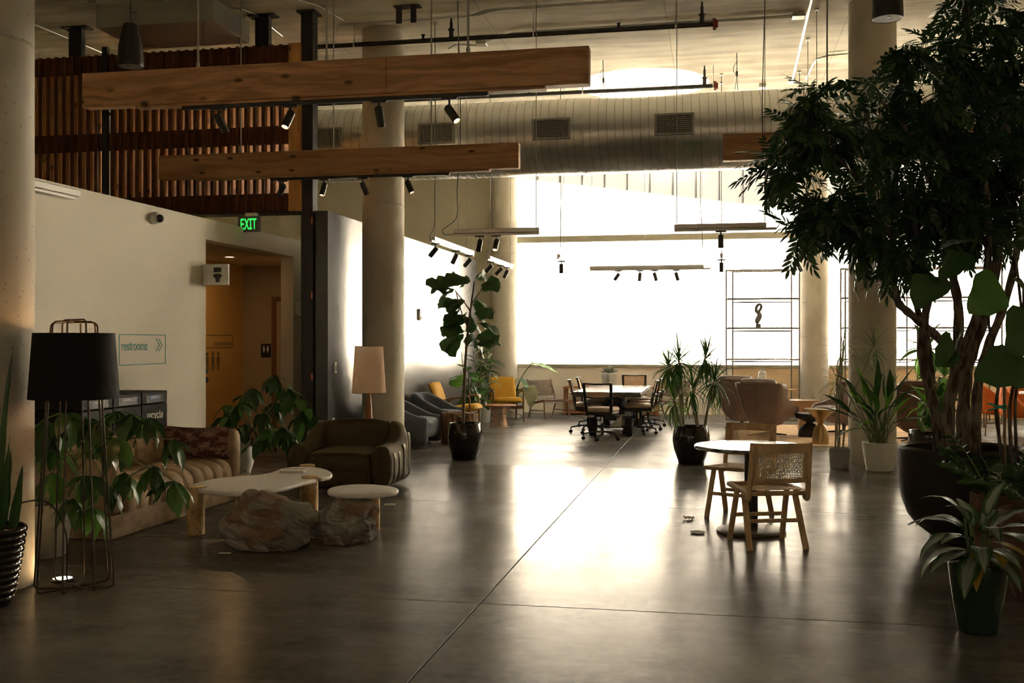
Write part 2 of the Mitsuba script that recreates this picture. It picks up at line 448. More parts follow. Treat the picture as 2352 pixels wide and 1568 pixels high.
for k, (a, b) in enumerate(((WX0, 1.98), (1.98, WX1))):
    for j, (z0, z1) in enumerate(((SILL + .07, 3.83), (3.97, HEAD))):
        struct(f'window_{1 + 2 * k + j}', (np.array([[a + .05, Y1 + .12, z0], [b - .05, Y1 + .12, z0], [b - .05, Y1 + .12, z1], [a + .05, Y1 + .12, z1]]), np.array([[0, 1, 2], [0, 2, 3]])), M_('pane'), 'clear pane of the long back window')
struct('trim_3', b2(WX0, WX1, Y1 - 0.0, Y1 + .2, 3.83, 3.97, .01), M_('window_frame'), 'pale transom across the back window')
struct('trim_4', cat(b2(WX0, WX0 + .06, Y1, Y1 + .2, SILL + .07, HEAD), b2(1.95, 2.01, Y1, Y1 + .2, SILL + .07, HEAD), b2(WX1 - .06, WX1, Y1, Y1 + .2, SILL + .07, HEAD), b2(WX0, WX1, Y1, Y1 + .2, HEAD - .06, HEAD)), M_('window_frame'), 'pale frame of the back window')

# the neighbour's sunlit facade behind the window, a dark panel standing for its shadow, and the pavement between
FY = 36.0
struct('exterior_pavement', b2(-60, 60, Y1 + .3, 80, -0.3, -0.1), M_('pavement'), 'pale pavement outside the window')
struct('exterior_wall', b2(-45, 45, FY, FY + .4, -0.2, 11.5), M_('facade'), 'white sunlit panel wall across the pavement')
for k in range(44):
    x = -17.0 + 0.76 * k
    struct('panel_rib', b2(x - .022, x + .022, FY - .05, FY, -0.1, 11.4, .006), M_('facade_rib'), parent='exterior_wall')
pr('awning', (0.040, 0.040, 0.038), 0.7, 0.2)  # dark colour stands for the shade on the upper facade
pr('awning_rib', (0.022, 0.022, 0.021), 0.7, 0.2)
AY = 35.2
aw = Polygon([(-30, 11.0), (9.5, 11.0), (9.5, 4.92), (-30, 10.49)])  # added panel, its lower edge cut along the shadow line
struct('exterior_awning', upright(aw, AY, AY + .08), M_('awning'), 'dark grey ribbed panel added for the slanting shadow on the white wall')
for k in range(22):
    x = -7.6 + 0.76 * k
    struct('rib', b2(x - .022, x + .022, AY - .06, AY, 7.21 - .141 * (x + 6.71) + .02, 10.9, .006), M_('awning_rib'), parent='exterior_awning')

# white restroom block on the left with its recessed vestibule
LX = -6.3
wl = sbox(-4.0, 0, 16.9, 3.14).difference(sbox(12.1, -1, 14.85, 2.88))
def sideways(poly, x0, x1):         # a polygon in y, z stood up between x0 and x1
    v, f = prism(poly, 0, x1 - x0)
    return np.stack([x0 + v[:, 2], v[:, 0], v[:, 1]], 1), f
struct('wall_restroom', sideways(wl, LX - .2, LX), M_('white_wall'), 'white restroom wall with a tall recessed doorway')
struct('wall_restroom_return', b2(X0, LX - .2, 16.8, 16.9, 0, 3.14), M_('white_wall'), 'white end wall of the restroom block')
struct('ceiling_restroom', b2(X0, LX - .2, Y0, 16.8, 2.98, 3.14), M_('white_wall'), 'flat roof of the restroom block')
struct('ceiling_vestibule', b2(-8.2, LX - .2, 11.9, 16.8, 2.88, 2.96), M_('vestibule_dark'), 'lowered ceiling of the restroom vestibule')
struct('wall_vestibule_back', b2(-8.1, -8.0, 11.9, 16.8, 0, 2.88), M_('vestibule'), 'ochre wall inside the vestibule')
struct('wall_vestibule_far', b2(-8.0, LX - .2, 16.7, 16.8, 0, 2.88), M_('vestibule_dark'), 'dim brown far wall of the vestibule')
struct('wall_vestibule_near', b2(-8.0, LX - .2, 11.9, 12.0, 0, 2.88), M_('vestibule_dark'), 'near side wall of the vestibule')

# the black partition, its end post
struct('wall_partition', b2(-5.33, -5.15, 13.3, 22.1, 0, 3.36, .004), M_('black_wall'), 'glossy black partition wall lower than the ceiling')
pz = b2(-5.515, -5.345, 13.25, 13.43, 0, H, .004)
post = Thing('steel_post', 'black steel post from floor to ceiling beside the partition end', 'post', kind='structure')
post.add('shaft', pz, M_('dark_steel'))
post.add('end_plate', b2(-5.56, -5.30, 13.2, 13.47, H - .03, H - .002, .003), M_('dark_steel'))
pr('copper_mark', (0.5, 0.16, 0.06), 0.5)
for z in (3.22, 2.22, 1.13):
    post.add('hinge', b2(-5.365, -5.345, 13.235, 13.252, z - .05, z + .05, .002), M_('copper_mark'))

def column(x, y, label):
    seam = 3.55
    prof = [(0, 0), (.296, 0), (.3, .004)] + [(.3, z) for z in np.linspace(.5, seam - .02, 5)] + [(.297, seam - .008), (.292, seam), (.301, seam + .006)] + [(.3, z) for z in np.linspace(seam + .05, H - .01, 5)]
    k = struct('concrete_column', mv(lathe(prof, 64), x, y), M_('column'), label)
column(-4.72, 6.05, 'round concrete column beside the black floor lamp')
column(-4.72, 14.36, 'round concrete column behind the cream lampshade')
column(-4.71, 22.9, 'round concrete column at the left end of the window')
column(1.98, 14.36, 'round concrete column behind the white planter')
column(1.98, 22.9, 'round concrete column standing against the back window')
column(1.98, 6.05, 'round concrete column cut by the right edge of the picture')
# ---------------------------------------------------------------- everything that hangs from the ceiling
pr('galvanized', (0.50, 0.49, 0.45), 0.27, 0.5, metallic=0.9)
pr('duct_seam', (0.26, 0.25, 0.21), 0.45, 0.5, metallic=0.7)
pr('aluminium', (0.52, 0.51, 0.47), 0.38, 0.5, metallic=0.75)
pr('cable', (0.08, 0.075, 0.06), 0.5)
pr('wire', (0.34, 0.32, 0.26), 0.4, 0.5, metallic=0.6)
pr('black_pipe', (0.018, 0.016, 0.012), 0.45)
pr('red_cap', (0.20, 0.035, 0.018), 0.5)
pr('conduit', (0.55, 0.54, 0.49), 0.3, 0.5, metallic=0.85)
pr('lamp_black', (0.016, 0.015, 0.014), 0.4)
pr('lens_dark', (0.10, 0.09, 0.08), 0.2)
pr('plastic_white', (0.72, 0.70, 0.64), 0.4)
pr('speaker_grille', (0.16, 0.155, 0.15), 0.6)
scene['mat_lens_lit'] = {'type': 'diffuse', 'reflectance': rgb((0.5, 0.4, 0.3))}

def cord(pts, n=6):
    return spline(pts, n)

# the slatted wood screen above the restroom block
scr = Thing('slatted_screen', 'tall slatted wood screen hung above the white restroom wall', 'screen')
SX0, SX1, SY, SZ0, SZ1 = -9.6, -5.5, 13.2, 3.35, 5.61
k, x = 0, SX0 + 0.06
while x < SX1 - 0.2:
    if abs(x + 8.40) > 0.05:
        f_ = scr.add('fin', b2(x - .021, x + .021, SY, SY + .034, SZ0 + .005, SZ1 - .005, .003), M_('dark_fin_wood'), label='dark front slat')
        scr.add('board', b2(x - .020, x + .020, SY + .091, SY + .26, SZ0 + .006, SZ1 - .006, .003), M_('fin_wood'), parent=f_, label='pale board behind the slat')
    x += 0.125
scr.add('end_post', b2(SX1 - .17, SX1, SY - .005, SY + .26, SZ0, SZ1, .004), M_('fin_wood'))
scr.add('middle_post', b2(-8.44, -8.36, SY - .01, SY + .05, SZ0, SZ1 + .1, .004), M_('dark_steel'), label='dark steel upright between two screen panels')
for z0, z1 in ((5.36, 5.60), (4.27, 4.51), (SZ0 + .002, 3.60)):
    scr.add('rail', b2(SX0, SX1 - .17, SY + .035, SY + .09, z0, z1, .003), M_('dark_fin_wood'))
for x in (-8.93, -6.1):
    scr.add('hanger', cat(b2(x - .10, x + .10, SY + .1, SY + .2, SZ1, H - .02, .004), b2(x - .2, x + .2, SY + .05, SY + .25, H - .02, H - .001, .003)), M_('black_metal'), label='black steel hanger up to the ceiling')
scr.add('bottom_edge', b2(SX0, SX1, SY - .008, SY + .27, SZ0 - .022, SZ0 - .001, .002), M_('dark_steel'))

# track spotlights
def head(label, loc, aim, lit=False, size=1.0, group='track spotlights', low=0.0):
    """A spotlight whose adapter clips to the track at loc; aim = the direction its beam points."""
    t = Thing('spotlight', label, 'spotlight', loc, 0, group)
    s = size
    t.add('adapter', box(.13 * s, .034, .016, (0, 0, -.008), .003), M_('lamp_black'))
    piv = np.array([0, 0, -.085 * s - low])
    t.add('stem', cat(tube([(0, 0, -.014), (0, 0, -.05 * s - low)], .009 * s, 10), tube([(0.0, 0, -.05 * s - low), piv + [0.0, .0, 0.0]], .006 * s, 8)), M_('lamp_black'))
    d = np.array(aim, float); d /= np.linalg.norm(d)
    a, b, d = frame(d)
    R = np.eye(4); R[:3, 0], R[:3, 1], R[:3, 2] = a, b, d
    R[:3, 3] = piv - d * .03 * s
    if np.linalg.det(R[:3, :3]) < 0:
        R[:3, 0] *= -1
    r, L = .034 * s, .155 * s
    body = lathe([(0, -.006), (r - .008, -.006), (r, .004), (r, L - .004), (r - .002, L), (r - .006, L), (r - .006, L - .02), (0, L - .02)], 24)
    t.add('body', xf(body, R), M_('lamp_black'), 40)
    lens = xf(lathe([(r - .007, L - .016), (0, L - .012)], 20), R)
    if lit:
        t.add('lens', lens, M_('lens_lit'), False, label='glowing lens', emitter={'type': 'area', 'radiance': rgb((0.42, 0.25, 0.13))})
    else:
        t.add('lens', lens, M_('lens_dark'), False)
    return t

# wood beams with a black track below
def wood_beam(label, xa, xb, y, joint, rods, track, steps):
    t = Thing('wood_beam', label, 'beam')
    z0, z1, d = 3.61, 3.905, .12
    j = joint
    t.add('panel', b2(xa, j - .0015, y, y + d, z0, z1, .003), M_('plywood'))
    t.add('panel', b2(j + .0015, xb, y, y + d, z0, z1, .003), M_('plywood'))
    t.add('bottom_lip', b2(xa + .5, xb - .35, y + .012, y + d - .012, z0 - .022, z0 - .001, .002), M_('plywood'))
    t.add('track', b2(track[0], track[1], y + .02, y + .055, z0 - .052, z0 - .021, .003), M_('lamp_black'), label='black light track')
    for x in rods:
        t.add('rod', cat(tube([(x, y + .06, z1), (x, y + .06, H - .004)], .009, 8), cyl(.016, z1 + .001, z1 + .05, 10, (x, y + .06)), cyl(.03, H - .03, H - .002, 12, (x, y + .06))), M_('wire'), label='thin steel hanging rod')
    return t
wood_beam('near plywood beam with four spotlights hung above the lounge', -5.37, -.99, 8.1, -2.64, (-4.32, -3.17, -1.97), (-4.45, -1.80), 0)
wood_beam('second plywood beam behind the near one, left of the round duct grilles', -6.82, -2.27, 11.88, -4.70, (-5.75, -4.55, -3.33), (-5.35, -3.10), 0)
wood_beam('plywood beam half hidden behind the tall tree', .05, 4.6, 11.85, 2.4, (1.17, 3.9), (1.6, 4.4), 0)
TZ = 3.61 - .052
G1 = 'spotlights under the near wood beam'
head('black spotlight turned away, leftmost under the near wood beam', (-4.12, 8.137, TZ), (.25, .8, -1.0), False, 1.0, G1)
head('glowing spotlight under the near wood beam beside the steel post', (-3.48, 8.137, TZ), (-.22, -.52, -1.0), True, 1.0, G1)
head('black upright spotlight under the near wood beam in front of the column', (-2.71, 8.137, TZ), (.02, .5, -1.0), False, 1.0, G1)
head('glowing spotlight tilted right, rightmost under the near wood beam', (-2.12, 8.137, TZ), (.55, -.25, -.75), True, 1.0, G1, .015)
G2 = 'spotlights under the second wood beam'
head('dark spotlight aimed down left in front of the slatted screen end', (-5.19, 11.917, TZ), (-.6, .3, -.8), False, 1.0, G2)
head('glowing spotlight under the second beam just right of the steel post', (-4.66, 11.917, TZ), (-.15, -.3, -1.0), True, 1.0, G2)
head('dark spotlight under the second beam against the column', (-4.17, 11.917, TZ), (.35, .3, -1.0), False, 1.0, G2)
head('faintly glowing spotlight aimed right, last under the second beam', (-3.61, 11.917, TZ), (.42, -.1, -.9), True, 1.0, G2)

# suspended aluminium track lights round the seating areas
def track_light(label, p, q, end, cables, zt=3.03):
    t = Thing('track_light', label, 'track light')
    p, q = np.array(p, float), np.array(q, float)
    u = (q - p) / np.linalg.norm(q - p)
    P = lambda a, z: np.array([*(p + u * a), z])
    L = np.linalg.norm(q - p)
    t.add('rail', bar(P(0, zt), P(L, zt), .05, .06, .006), M_('aluminium'))
    a0, a1 = (-.12, L) if end < 0 else (0, L + .12)
    t.add('track', bar(P(a0, zt - .046), P(a1, zt - .046), .036, .03, .003), M_('aluminium'))
    for a, loose in cables:
        x, y, _ = P(a, 0)
        t.add('cable', tube([(x, y, zt + .03), (x, y, H - .003)], .0045, 6), M_('wire'))
        if loose:
            s = -1 if end < 0 else 1
            e = a0 if end < 0 else a1
            pts = [P(e, zt - .045), P(e + s * .03, zt + .02), P((e + a) / 2, zt + .11), P(a + s * .015, zt + .22), P(a + s * .012, zt + .6), P(a - s * .03, zt + 1.4), P(a + s * .01, H - .004)]
            t.add('power_cord', tube(cord(pts, 7), .006, 6), M_('cable'))
        t.add('ceiling_cup', cyl(.03, H - .025, H - .001, 12, (x, y)), M_('aluminium'))
    return t
track_light('grey suspended track light with two spotlights in front of the far column', (-3.38, 13.2), (-2.25, 13.2), -1, ((.06, True), (1.09, False)))
track_light('grey suspended track light with one spotlight before the window', (-.54, 13.2), (.58, 13.2), 1, ((.03, False), (1.10, True)))
track_light('long grey suspended track light deep in front of the window, four spotlights', (-2.45, 20.2), (-.27, 20.2), 1, ((.04, False), (1.06, False), (2.14, True)))
track_light('white lit track light running along the black wall, nearer of two', (-3.88, 14.0), (-3.88, 16.4), -1, ((.1, True), (1.95, False)))
track_light('white lit track light running along the black wall, farther of two', (-3.83, 17.36), (-3.83, 19.4), -1, ((.1, True), (1.9, False)))
track_light('short track light seen end on in front of the window, left one', (-2.62, 17.3), (-2.62, 18.0), -1, ((.22, True), (.6, False)))
track_light('short track light seen end on in front of the window, right one', (.05, 17.6), (.05, 18.4), -1, ((.12, True), (.7, False)))
track_light('track light half hidden by the tree, nearer of two', (1.29, 14.4), (1.29, 16.6), -1, ((.1, False), (1.5, False)))
track_light('track light above the open shelf beside the far column', (1.31, 17.7), (1.31, 19.6), -1, ((.1, True), (1.8, False)))
tz = 3.03 - .061
G3 = 'spotlights on the suspended track lights'
for lab, x, y, aim, lit in (
    ('dark spotlight aimed down left, first on the track before the far column', -3.03, 13.2, (-.3, .5, -1), 0),
    ('glowing spotlight, second on the track before the far column', -2.81, 13.2, (-.1, -.55, -1), 1),
    ('spotlight hanging straight down under the right suspended track', .03, 13.2, (0, .05, -1), 0),
    ('spotlight aimed left, first of four before the window', -1.9, 20.2, (-.7, 0, -1), 0),
    ('spotlight nearly upright, second of four before the window', -1.48, 20.2, (-.08, 0, -1), 0),
    ('spotlight aimed right, third of four before the window', -1.2, 20.2, (.3, 0, -1), 0),
    ('spotlight aimed right, last of four before the window', -.79, 20.2, (.3, 0, -1), 0),
    ('dark spotlight aimed at the black wall, nearest on the white track', -3.88, 14.12, (-.75, .1, -.85), 0),
    ('dark spotlight aimed at the black wall, middle of the nearer white track', -3.88, 15.28, (-.5, .05, -1), 0),
    ('dark spotlight aimed at the black wall, far end of the nearer white track', -3.88, 16.15, (-.8, .1, -.9), 0),
    ('dark spotlight on the farther white track above the fiddle leaf fig', -3.83, 17.5, (-.75, .1, -.85), 0),
    ('faintly glowing spotlight, middle of the farther white track', -3.83, 18.34, (-.8, -.15, -.8), 1),
    ('dark spotlight, last on the farther white track', -3.83, 18.9, (-.5, .1, -1), 0),
    ('spotlight hanging straight down on the left end-on track', -2.62, 17.6, (0, .05, -1), 0),
    ('spotlight hanging straight down on the right end-on track', .05, 17.8, (0, .05, -1), 0),
    ('glowing spotlight beside the tree aimed down left', 1.29, 14.95, (-.35, -.45, -1), 1),
    ('spotlight beside the tree nearly upright', 1.29, 15.6, (-.2, .1, -1), 0),
    ('spotlight above the open shelf aimed down right', 1.31, 18.1, (.5, .1, -1), 0),
    ('spotlight above the open shelf aimed down', 1.31, 18.9, (-.2, .05, -1), 0)):
    head(lab, (x, y, tz), aim, bool(lit), 1.0, G3)

# the big spiral duct
DY, DZ, DR = 16.75, 4.90, 0.605
duct = Thing('spiral_duct', 'large round galvanized spiral air duct across the room', 'duct')
def along_x(prof, n=64):            # a lathe about the x axis: prof = (radius, x)
    v, f = lathe(prof, n)
    return np.stack([v[:, 2], DY + v[:, 1], DZ - v[:, 0]], 1), f
duct.add('tube', along_x([(DR - .02, -7.4)] + [(DR, x) for x in np.linspace(-7.4, 8.95, 40)] + [(DR - .02, 8.95)], 72), M_('galvanized'), 40)
turns = np.arange(0, 125 * 28 + 1)
th, xx = turns * 2 * np.pi / 28, -7.35 + turns / 28 * 0.13
duct.add('spiral_seam', tube(np.stack([xx, DY + (DR + .001) * np.cos(th), DZ + (DR + .001) * np.sin(th)], 1), .0055, 4), M_('duct_seam'), True)
for x in (-5.3, -2.09, 1.2, 4.5):
    duct.add('collar', along_x([(DR - .002, x - .03), (DR + .008, x - .028), (DR + .012, x), (DR + .008, x + .028), (DR - .002, x + .03)], 72), M_('galvanized'), 40)
for x in (-6.32, -4.42, -2.56, -.66, 1.3, 3.2):
    y0, z0, w, h = DY - DR - .035, DZ + .02, .30, .165
    g = duct.add('grille', cat(b2(x - w, x + w, y0, y0 + .14, z0 + h - .035, z0 + h, .004), b2(x - w, x + w, y0, y0 + .14, z0 - h, z0 - h + .035, .004), b2(x - w, x - w + .035, y0, y0 + .14, z0 - h, z0 + h, .004), b2(x + w - .035, x + w, y0, y0 + .14, z0 - h, z0 + h, .004)), M_('duct_seam'))
    duct.add('backing', b2(x - w + .02, x + w - .02, y0 + .028, y0 + .06, z0 - h + .02, z0 + h - .02), M_('black_metal'), parent=g)
    duct.add('louver', cat([b2(a - .003, a + .003, y0 + .006, y0 + .026, z0 - h + .03, z0 + h - .03) for a in np.linspace(x - w + .05, x + w - .05, 24)] + [b2(x - w + .03, x + w - .03, y0 + .010, y0 + .022, b - .0025, b + .0025) for b in np.linspace(z0 - h + .06, z0 + h - .06, 8)]), M_('grey_trim'), parent=g, kind='stuff')
for x in (-4.6, -1.79, .28, 3.0):
    duct.add('hanger_wire', cat(tube([(x, DY - .25, H), (x, DY - .2, 5.75)], .006, 6), cyl(.018, 5.70, 5.78, 10, (x, DY - .2)), tube([(x, DY - .2, 5.7), (x - .03, DY - .3, DZ + .57)], .004, 6), tube([(x, DY - .2, 5.7), (x + .02, DY - .1, DZ + .61)], .004, 6), tube(spline([(x, DY - .22, 5.92), (x - .05, DY - .22, 5.85), (x - .04, DY - .2, 5.76), (x, DY - .2, 5.74)], 5), .004, 6)), M_('cable'), label='thin wire hanger')

# sprinkler pipes
def sprinkler(label, y, z, xa, xb, ups, rods, drops):
    t = Thing('sprinkler_pipe', label, 'pipe')
    t.add('pipe', tube([(xa, y, z), (xb, y, z)], .032, 12), M_('black_pipe'))
    t.add('end_cap', cat(xf(cyl(.075, -.02, .02, 20), T().translate([xb, y, z]).rotate([0, 1, 0], 90)), xf(cyl(.05, .02, .045, 16), T().translate([xb, y, z]).rotate([0, 1, 0], 90))), M_('red_cap'), label='dark red end cap')
    for x in ups:
        t.add('riser', cat(tube([(x, y, z), (x, y, z + .13)], .03, 10), tube([(x, y, z + .13), (x, y, H - .06)], .02, 10), tube([(x, y, H - .06), (x, y, H - .003)], .012, 8), cyl(.045, z + .12, z + .14, 12, (x, y))), M_('black_pipe'))
    for x in rods:
        t.add('hanger_rod', cat(tube([(x, y, z), (x, y, H - .003)], .007, 6), cyl(.013, z + .03, z + .10, 8, (x, y)), xf(lathe([(.034, -.012), (.038, -.012), (.038, .012), (.034, .012)], 16), T().translate([x, y, z]).rotate([0, 1, 0], 90))), M_('conduit'))
    for x in drops:
        t.add('sprinkler_head', cat(cyl(.018, z + .03, z + .075, 10, (x, y)), cyl(.03, z + .075, z + .085, 12, (x, y))), M_('black_pipe'))
    return t
sprinkler('black sprinkler pipe with red end cap, nearer the camera', 13.92, 5.75, -12.9, -.05, (-3.6, -.21, -6.3), (-2.45, -.55, -5.0), (-4.0, -1.3))
sprinkler('black sprinkler pipe with red end cap above the spiral duct', 17.16, 5.72, -12.9, -.05, (-.22, -5.9), (-.08, -2.2), (-3.1, -5.4, -6.4))
sprinkler('black pipe stub behind the tree near the ceiling', 16.9, 5.74, 2.6, 7.5, (2.85,), (4.2,), (3.6,))

# conduits and boxes on the ceiling
def conduit(label, *runs, r=.013, boxes=()):
    t = Thing('conduit', label, 'conduit')
    for pts in runs:
        t.add('pipe', tube(np.array(pts, float), r, 8), M_('conduit'), 40)
    for (x, y, w) in boxes:
        t.add('junction_box', box(w, w, .06, (x, y, H - .031), .004), M_('conduit'))
    return t
CZ = H - .03
conduit('bright conduit at the far upper left above the slatted screen', [(-9.42, 12.4, CZ), (-9.34, 13.3, CZ), (-9.25, 14.6, CZ)])
conduit('pair of bright conduits behind the left hanging speaker', [(-7.95, 12.35, CZ), (-7.98, 13.6, CZ), (-7.98, 14.3, CZ)], [(-7.90, 12.45, CZ), (-7.9, 13.8, CZ)], boxes=((-7.97, 12.3, .12),))
conduit('bent conduit with two white boxes above the slatted screen', [(-7.8, 12.6, CZ), (-7.3, 12.62, CZ), (-7.15, 12.75, CZ), (-6.85, 12.8, CZ), (-6.35, 12.86, CZ), (-6.2, 12.95, CZ), (-6.15, 13.2, CZ), (-6.2, 14.2, CZ)], boxes=((-6.95, 12.85, .1), (-6.75, 12.7, .09)))
conduit('curved grey cord at the top of the steel post', [(-5.3, 12.2, CZ), (-5.35, 12.7, CZ), (-5.15, 13.0, CZ - .01), (-5.0, 13.5, CZ - .06), (-5.2, 13.75, CZ - .12)], r=.009)
conduit('double conduit running left of the pipe hanger across the ceiling', [(-5.2, 13.84, CZ), (-3.45, 13.82, CZ), (-3.25, 13.78, CZ), (-3.05, 13.62, CZ), (-2.85, 13.58, CZ), (4, 13.50, CZ)], [(-3.2, 13.80, CZ), (-3.0, 13.66, CZ), (-2.8, 13.62, CZ), (4, 13.54, CZ)])
conduit('double conduit from a round box to a white box on the ceiling', [(-3.4, 15.06, CZ), (-3.15, 14.86, CZ), (-2.9, 14.70, CZ), (-2.5, 14.66, CZ), (1.07, 14.64, CZ)], [(-2.85, 14.75, CZ), (-2.4, 14.70, CZ), (1.07, 14.70, CZ)], [(-4.0, 15.3, CZ), (-3.85, 15.1, CZ), (-3.7, 15.12, CZ), (-3.45, 15.25, CZ)], boxes=((-3.44, 15.1, .15), (1.07, 14.66, .17)))
conduit('white conduit running toward the window on the right of the ceiling', [(1.16, 12.9, CZ - .04), (1.18, 15.0, CZ - .04), (1.22, 18.3, CZ - .04)], r=.019, boxes=((1.22, 18.3, .12), (.75, 18.6, .12)))
conduit('curved white conduit left of the white planter column top', [(1.45, 18.2, CZ), (1.48, 17.2, CZ), (1.52, 16.95, CZ), (1.65, 16.8, CZ), (1.9, 16.75, CZ), (6.5, 16.7, CZ)], r=.016)

br = Thing('pipe_bracket', 'dark steel bracket of two plates bolted to the ceiling', 'bracket')
br.add('base_plate', box(.36, .16, .014, (-4.05, 13.35, H - .008), .003), M_('dark_steel'))
for dx in (-.10, .10):
    br.add('tab', b2(-4.05 + dx - .04, -4.05 + dx + .04, 13.28, 13.295, H - .24, H - .012, .003), M_('dark_steel'))
b3 = Thing('pipe_bracket', 'small dark bracket at the top edge above the double conduit', 'bracket')
b3.add('base_plate', box(.16, .12, .012, (-2.47, 12.98, H - .007), .002), M_('dark_steel'))
b3.add('tab', b2(-2.53, -2.41, 12.95, 12.965, H - .10, H - .012, .003), M_('dark_steel'))

td = Thing('rectangular_duct', 'short rectangular galvanized duct in the dark upper left', 'duct')
td.add('body', b2(-7.6, -6.02, 11.75, 12.75, 5.50, 5.78, .004), M_('galvanized'))
td.add('crease', cat(bar((-6.018, 11.8, 5.53), (-6.018, 12.7, 5.75), .006, .006), bar((-6.018, 11.8, 5.75), (-6.018, 12.7, 5.53), .006, .006)), M_('galvanized'))
td.add('hanger_strap', cat(b2(-6.3, -6.26, 12.2, 12.205, 5.78, H, .001), b2(-7.3, -7.26, 12.2, 12.205, 5.78, H, .001)), M_('galvanized'))

def pendant_speaker(label, x, y, z, h, r0, r1):
    t = Thing('pendant_speaker', label, 'speaker', (x, y, z))
    t.add('housing', lathe([(0, h), (r1 * .6, h), (r1 * .9, h - .012), (r1, h - .04), (r0 * .93, h * .45), (r0, .05), (r0, .012), (r0 - .006, 0), (r0 - .012, .004)], 40), M_('lamp_black'), 40)
    t.add('grille', lathe([(r0 - .010, .003), (r0 * .5, .001), (0, 0)], 40), M_('speaker_grille'), 40)
    t.add('badge', box(.028, .02, .003, (0, -r0 * .45, -.001), .0005), M_('lamp_black'))
    t.add('cable', cat(tube([(0, 0, h), (0, 0, H - z - .002)], .005, 6), tube(spline([(.01, 0, h), (.06, 0, h + .05), (.05, 0, h + .11), (.0, 0, h + .12), (0, 0, h + .3)], 6), .004, 6)), M_('cable'))
pendant_speaker('dark conical pendant speaker hanging before the slatted screen', -5.82, 9.6, 4.37, .44, .128, .075)
pendant_speaker('black pendant speaker at the top in front of the right column', 1.51, 9.98, 4.53, .5, .137, .10)
pr('ceiling_fitting', (0.35, 0.31, 0.22), 0.5)
cf = Thing('ceiling_lamp', 'small cylindrical fitting on the ceiling right of the hanging speaker', 'ceiling light')
cf.add('can', cyl(.09, H - .32, H - .002, 20, (2.65, 12.9)), M_('ceiling_fitting'))
cf.add('rim', lathe([(.085, H - .33), (.095, H - .325), (.095, H - .30), (.085, H - .30)], 20), M_('aluminium'), M=T().translate([2.65, 12.9, 0]))

# ---------------------------------------------------------------- fittings on the left walls
pr('teal_ink', (0.10, 0.30, 0.27), 0.6)
pr('sign_white', (0.70, 0.68, 0.62), 0.5)
pr('black_ink', (0.02, 0.02, 0.02), 0.5)
scene['mat_exit_green'] = {'type': 'diffuse', 'reflectance': rgb((0.02, 0.3, 0.06))}
def on_left_wall(m, y, z, x=LX):          # a mesh drawn in the xy plane, put up on the white wall facing +x, reading along +y
    return xf(m, np.array([[0, 0, 1, x], [1, 0, 0, y], [0, 1, 0, z], [0, 0, 0, 1.0]]))
rs = Thing('restroom_sign', 'teal outlined sign reading restrooms with a double arrow on the white wall', 'sign')
rs.add('frame', cat(on_left_wall(box(.955, .010, .003, (.4775, 0, .0015)), 10.17, 1.345), on_left_wall(box(.955, .010, .003, (.4775, 0, .0015)), 10.17, 1.675), on_left_wall(box(.012, .33, .003, (0, .165, .0015)), 10.17, 1.345), on_left_wall(box(.012, .33, .003, (0, .165, .0015)), 11.125, 1.345)), M_('teal_ink'))
txt = A(meshkit.text_mesh('restrooms', 0.088, 0.003, True))
w = txt[0][:, 0].max()
rs.add('lettering', on_left_wall((txt[0] * [0.52 / w, 1, 1], txt[1]), 10.21, 1.505), M_('teal_ink'), False)
for dy in (0, .055):
    rs.add('chevron', cat(*[on_left_wall(bar((a, b, .002), (c, d, .002), .012, .004), 10.92 + dy, 1.49) for a, b, c, d in ((0, 0, .075, .07), (.075, .07, 0, .14))]), M_('teal_ink'))
ps = Thing('projecting_sign', 'white box sign with a toilet symbol standing off the wall at the doorway', 'sign')
ps.add('panel', b2(LX, LX + .34, 12.02, 12.06, 2.30, 2.56, .004), M_('sign_white'))
ps.add('symbol', cat(b2(LX + .15, LX + .25, 12.014, 12.02, 2.46, 2.52, .003), xf(cyl(.05, 0, .006, 20), T().translate([LX + .2, 12.02, 2.415]).rotate([1, 0, 0], 90).scale([1.15, .55, 1])), b2(LX + .165, LX + .235, 12.014, 12.02, 2.375, 2.405, .002), b2(LX + .175, LX + .225, 12.014, 12.02, 2.335, 2.375, .002)), M_('black_ink'))
cam = Thing('security_camera', 'white dome security camera high on the restroom wall', 'camera', (LX, 10.85, 3.0))
cam.add('mount', xf(lathe([(0, 0), (.065, 0), (.07, .01), (.07, .045), (.062, .065), (.05, .075), (0, .08)], 28), T().rotate([0, 1, 0], 90)), M_('plastic_white'), 40)
cam.add('dome', ball((.085, 0, -.005), .046, 3), M_('black_ink'), True, label='dark glass dome')
lb = single('wall_light_bar', cat(b2(LX + .001, LX + .09, 8.4, 9.35, 3.03, 3.10, .008), b2(LX + .01, LX + .07, 8.45, 9.3, 3.0, 3.03, .004)), M_('plastic_white'), 'white strip fixture along the top of the restroom wall', 'light fixture')
st = Thing('wall_strobe', 'small beige alarm box on the white wall right of the doorway', 'alarm', (LX, 15.0, 2.1))
st.add('case', box(.05, .13, .19, (.026, 0, 0), .008), M_('plastic_white'))
st.add('lens', box(.03, .08, .05, (.055, 0, -.09), .01), M_('sign_white'))
for nm, lab, y, z, hh in (('light_switch', 'narrow pale switch plate on the black wall near its end', 13.58, 1.24, .15),):
    s_ = Thing(nm, lab, 'switch', (-5.15, y, z))
    s_.add('plate', box(.008, .075, hh, (.005, 0, 0), .002), M_('plastic_white'))
    s_.add('toggle', box(.014, .035, hh * .55, (.010, 0, 0), .003), M_('grey_trim'))
s_ = Thing('wall_sensor', 'small white sensor on the bright black wall beside the column', 'sensor', (-5.15, 17.65, 2.07))
s_.add('case', box(.04, .10, .20, (.021, 0, 0), .006), M_('plastic_white'))
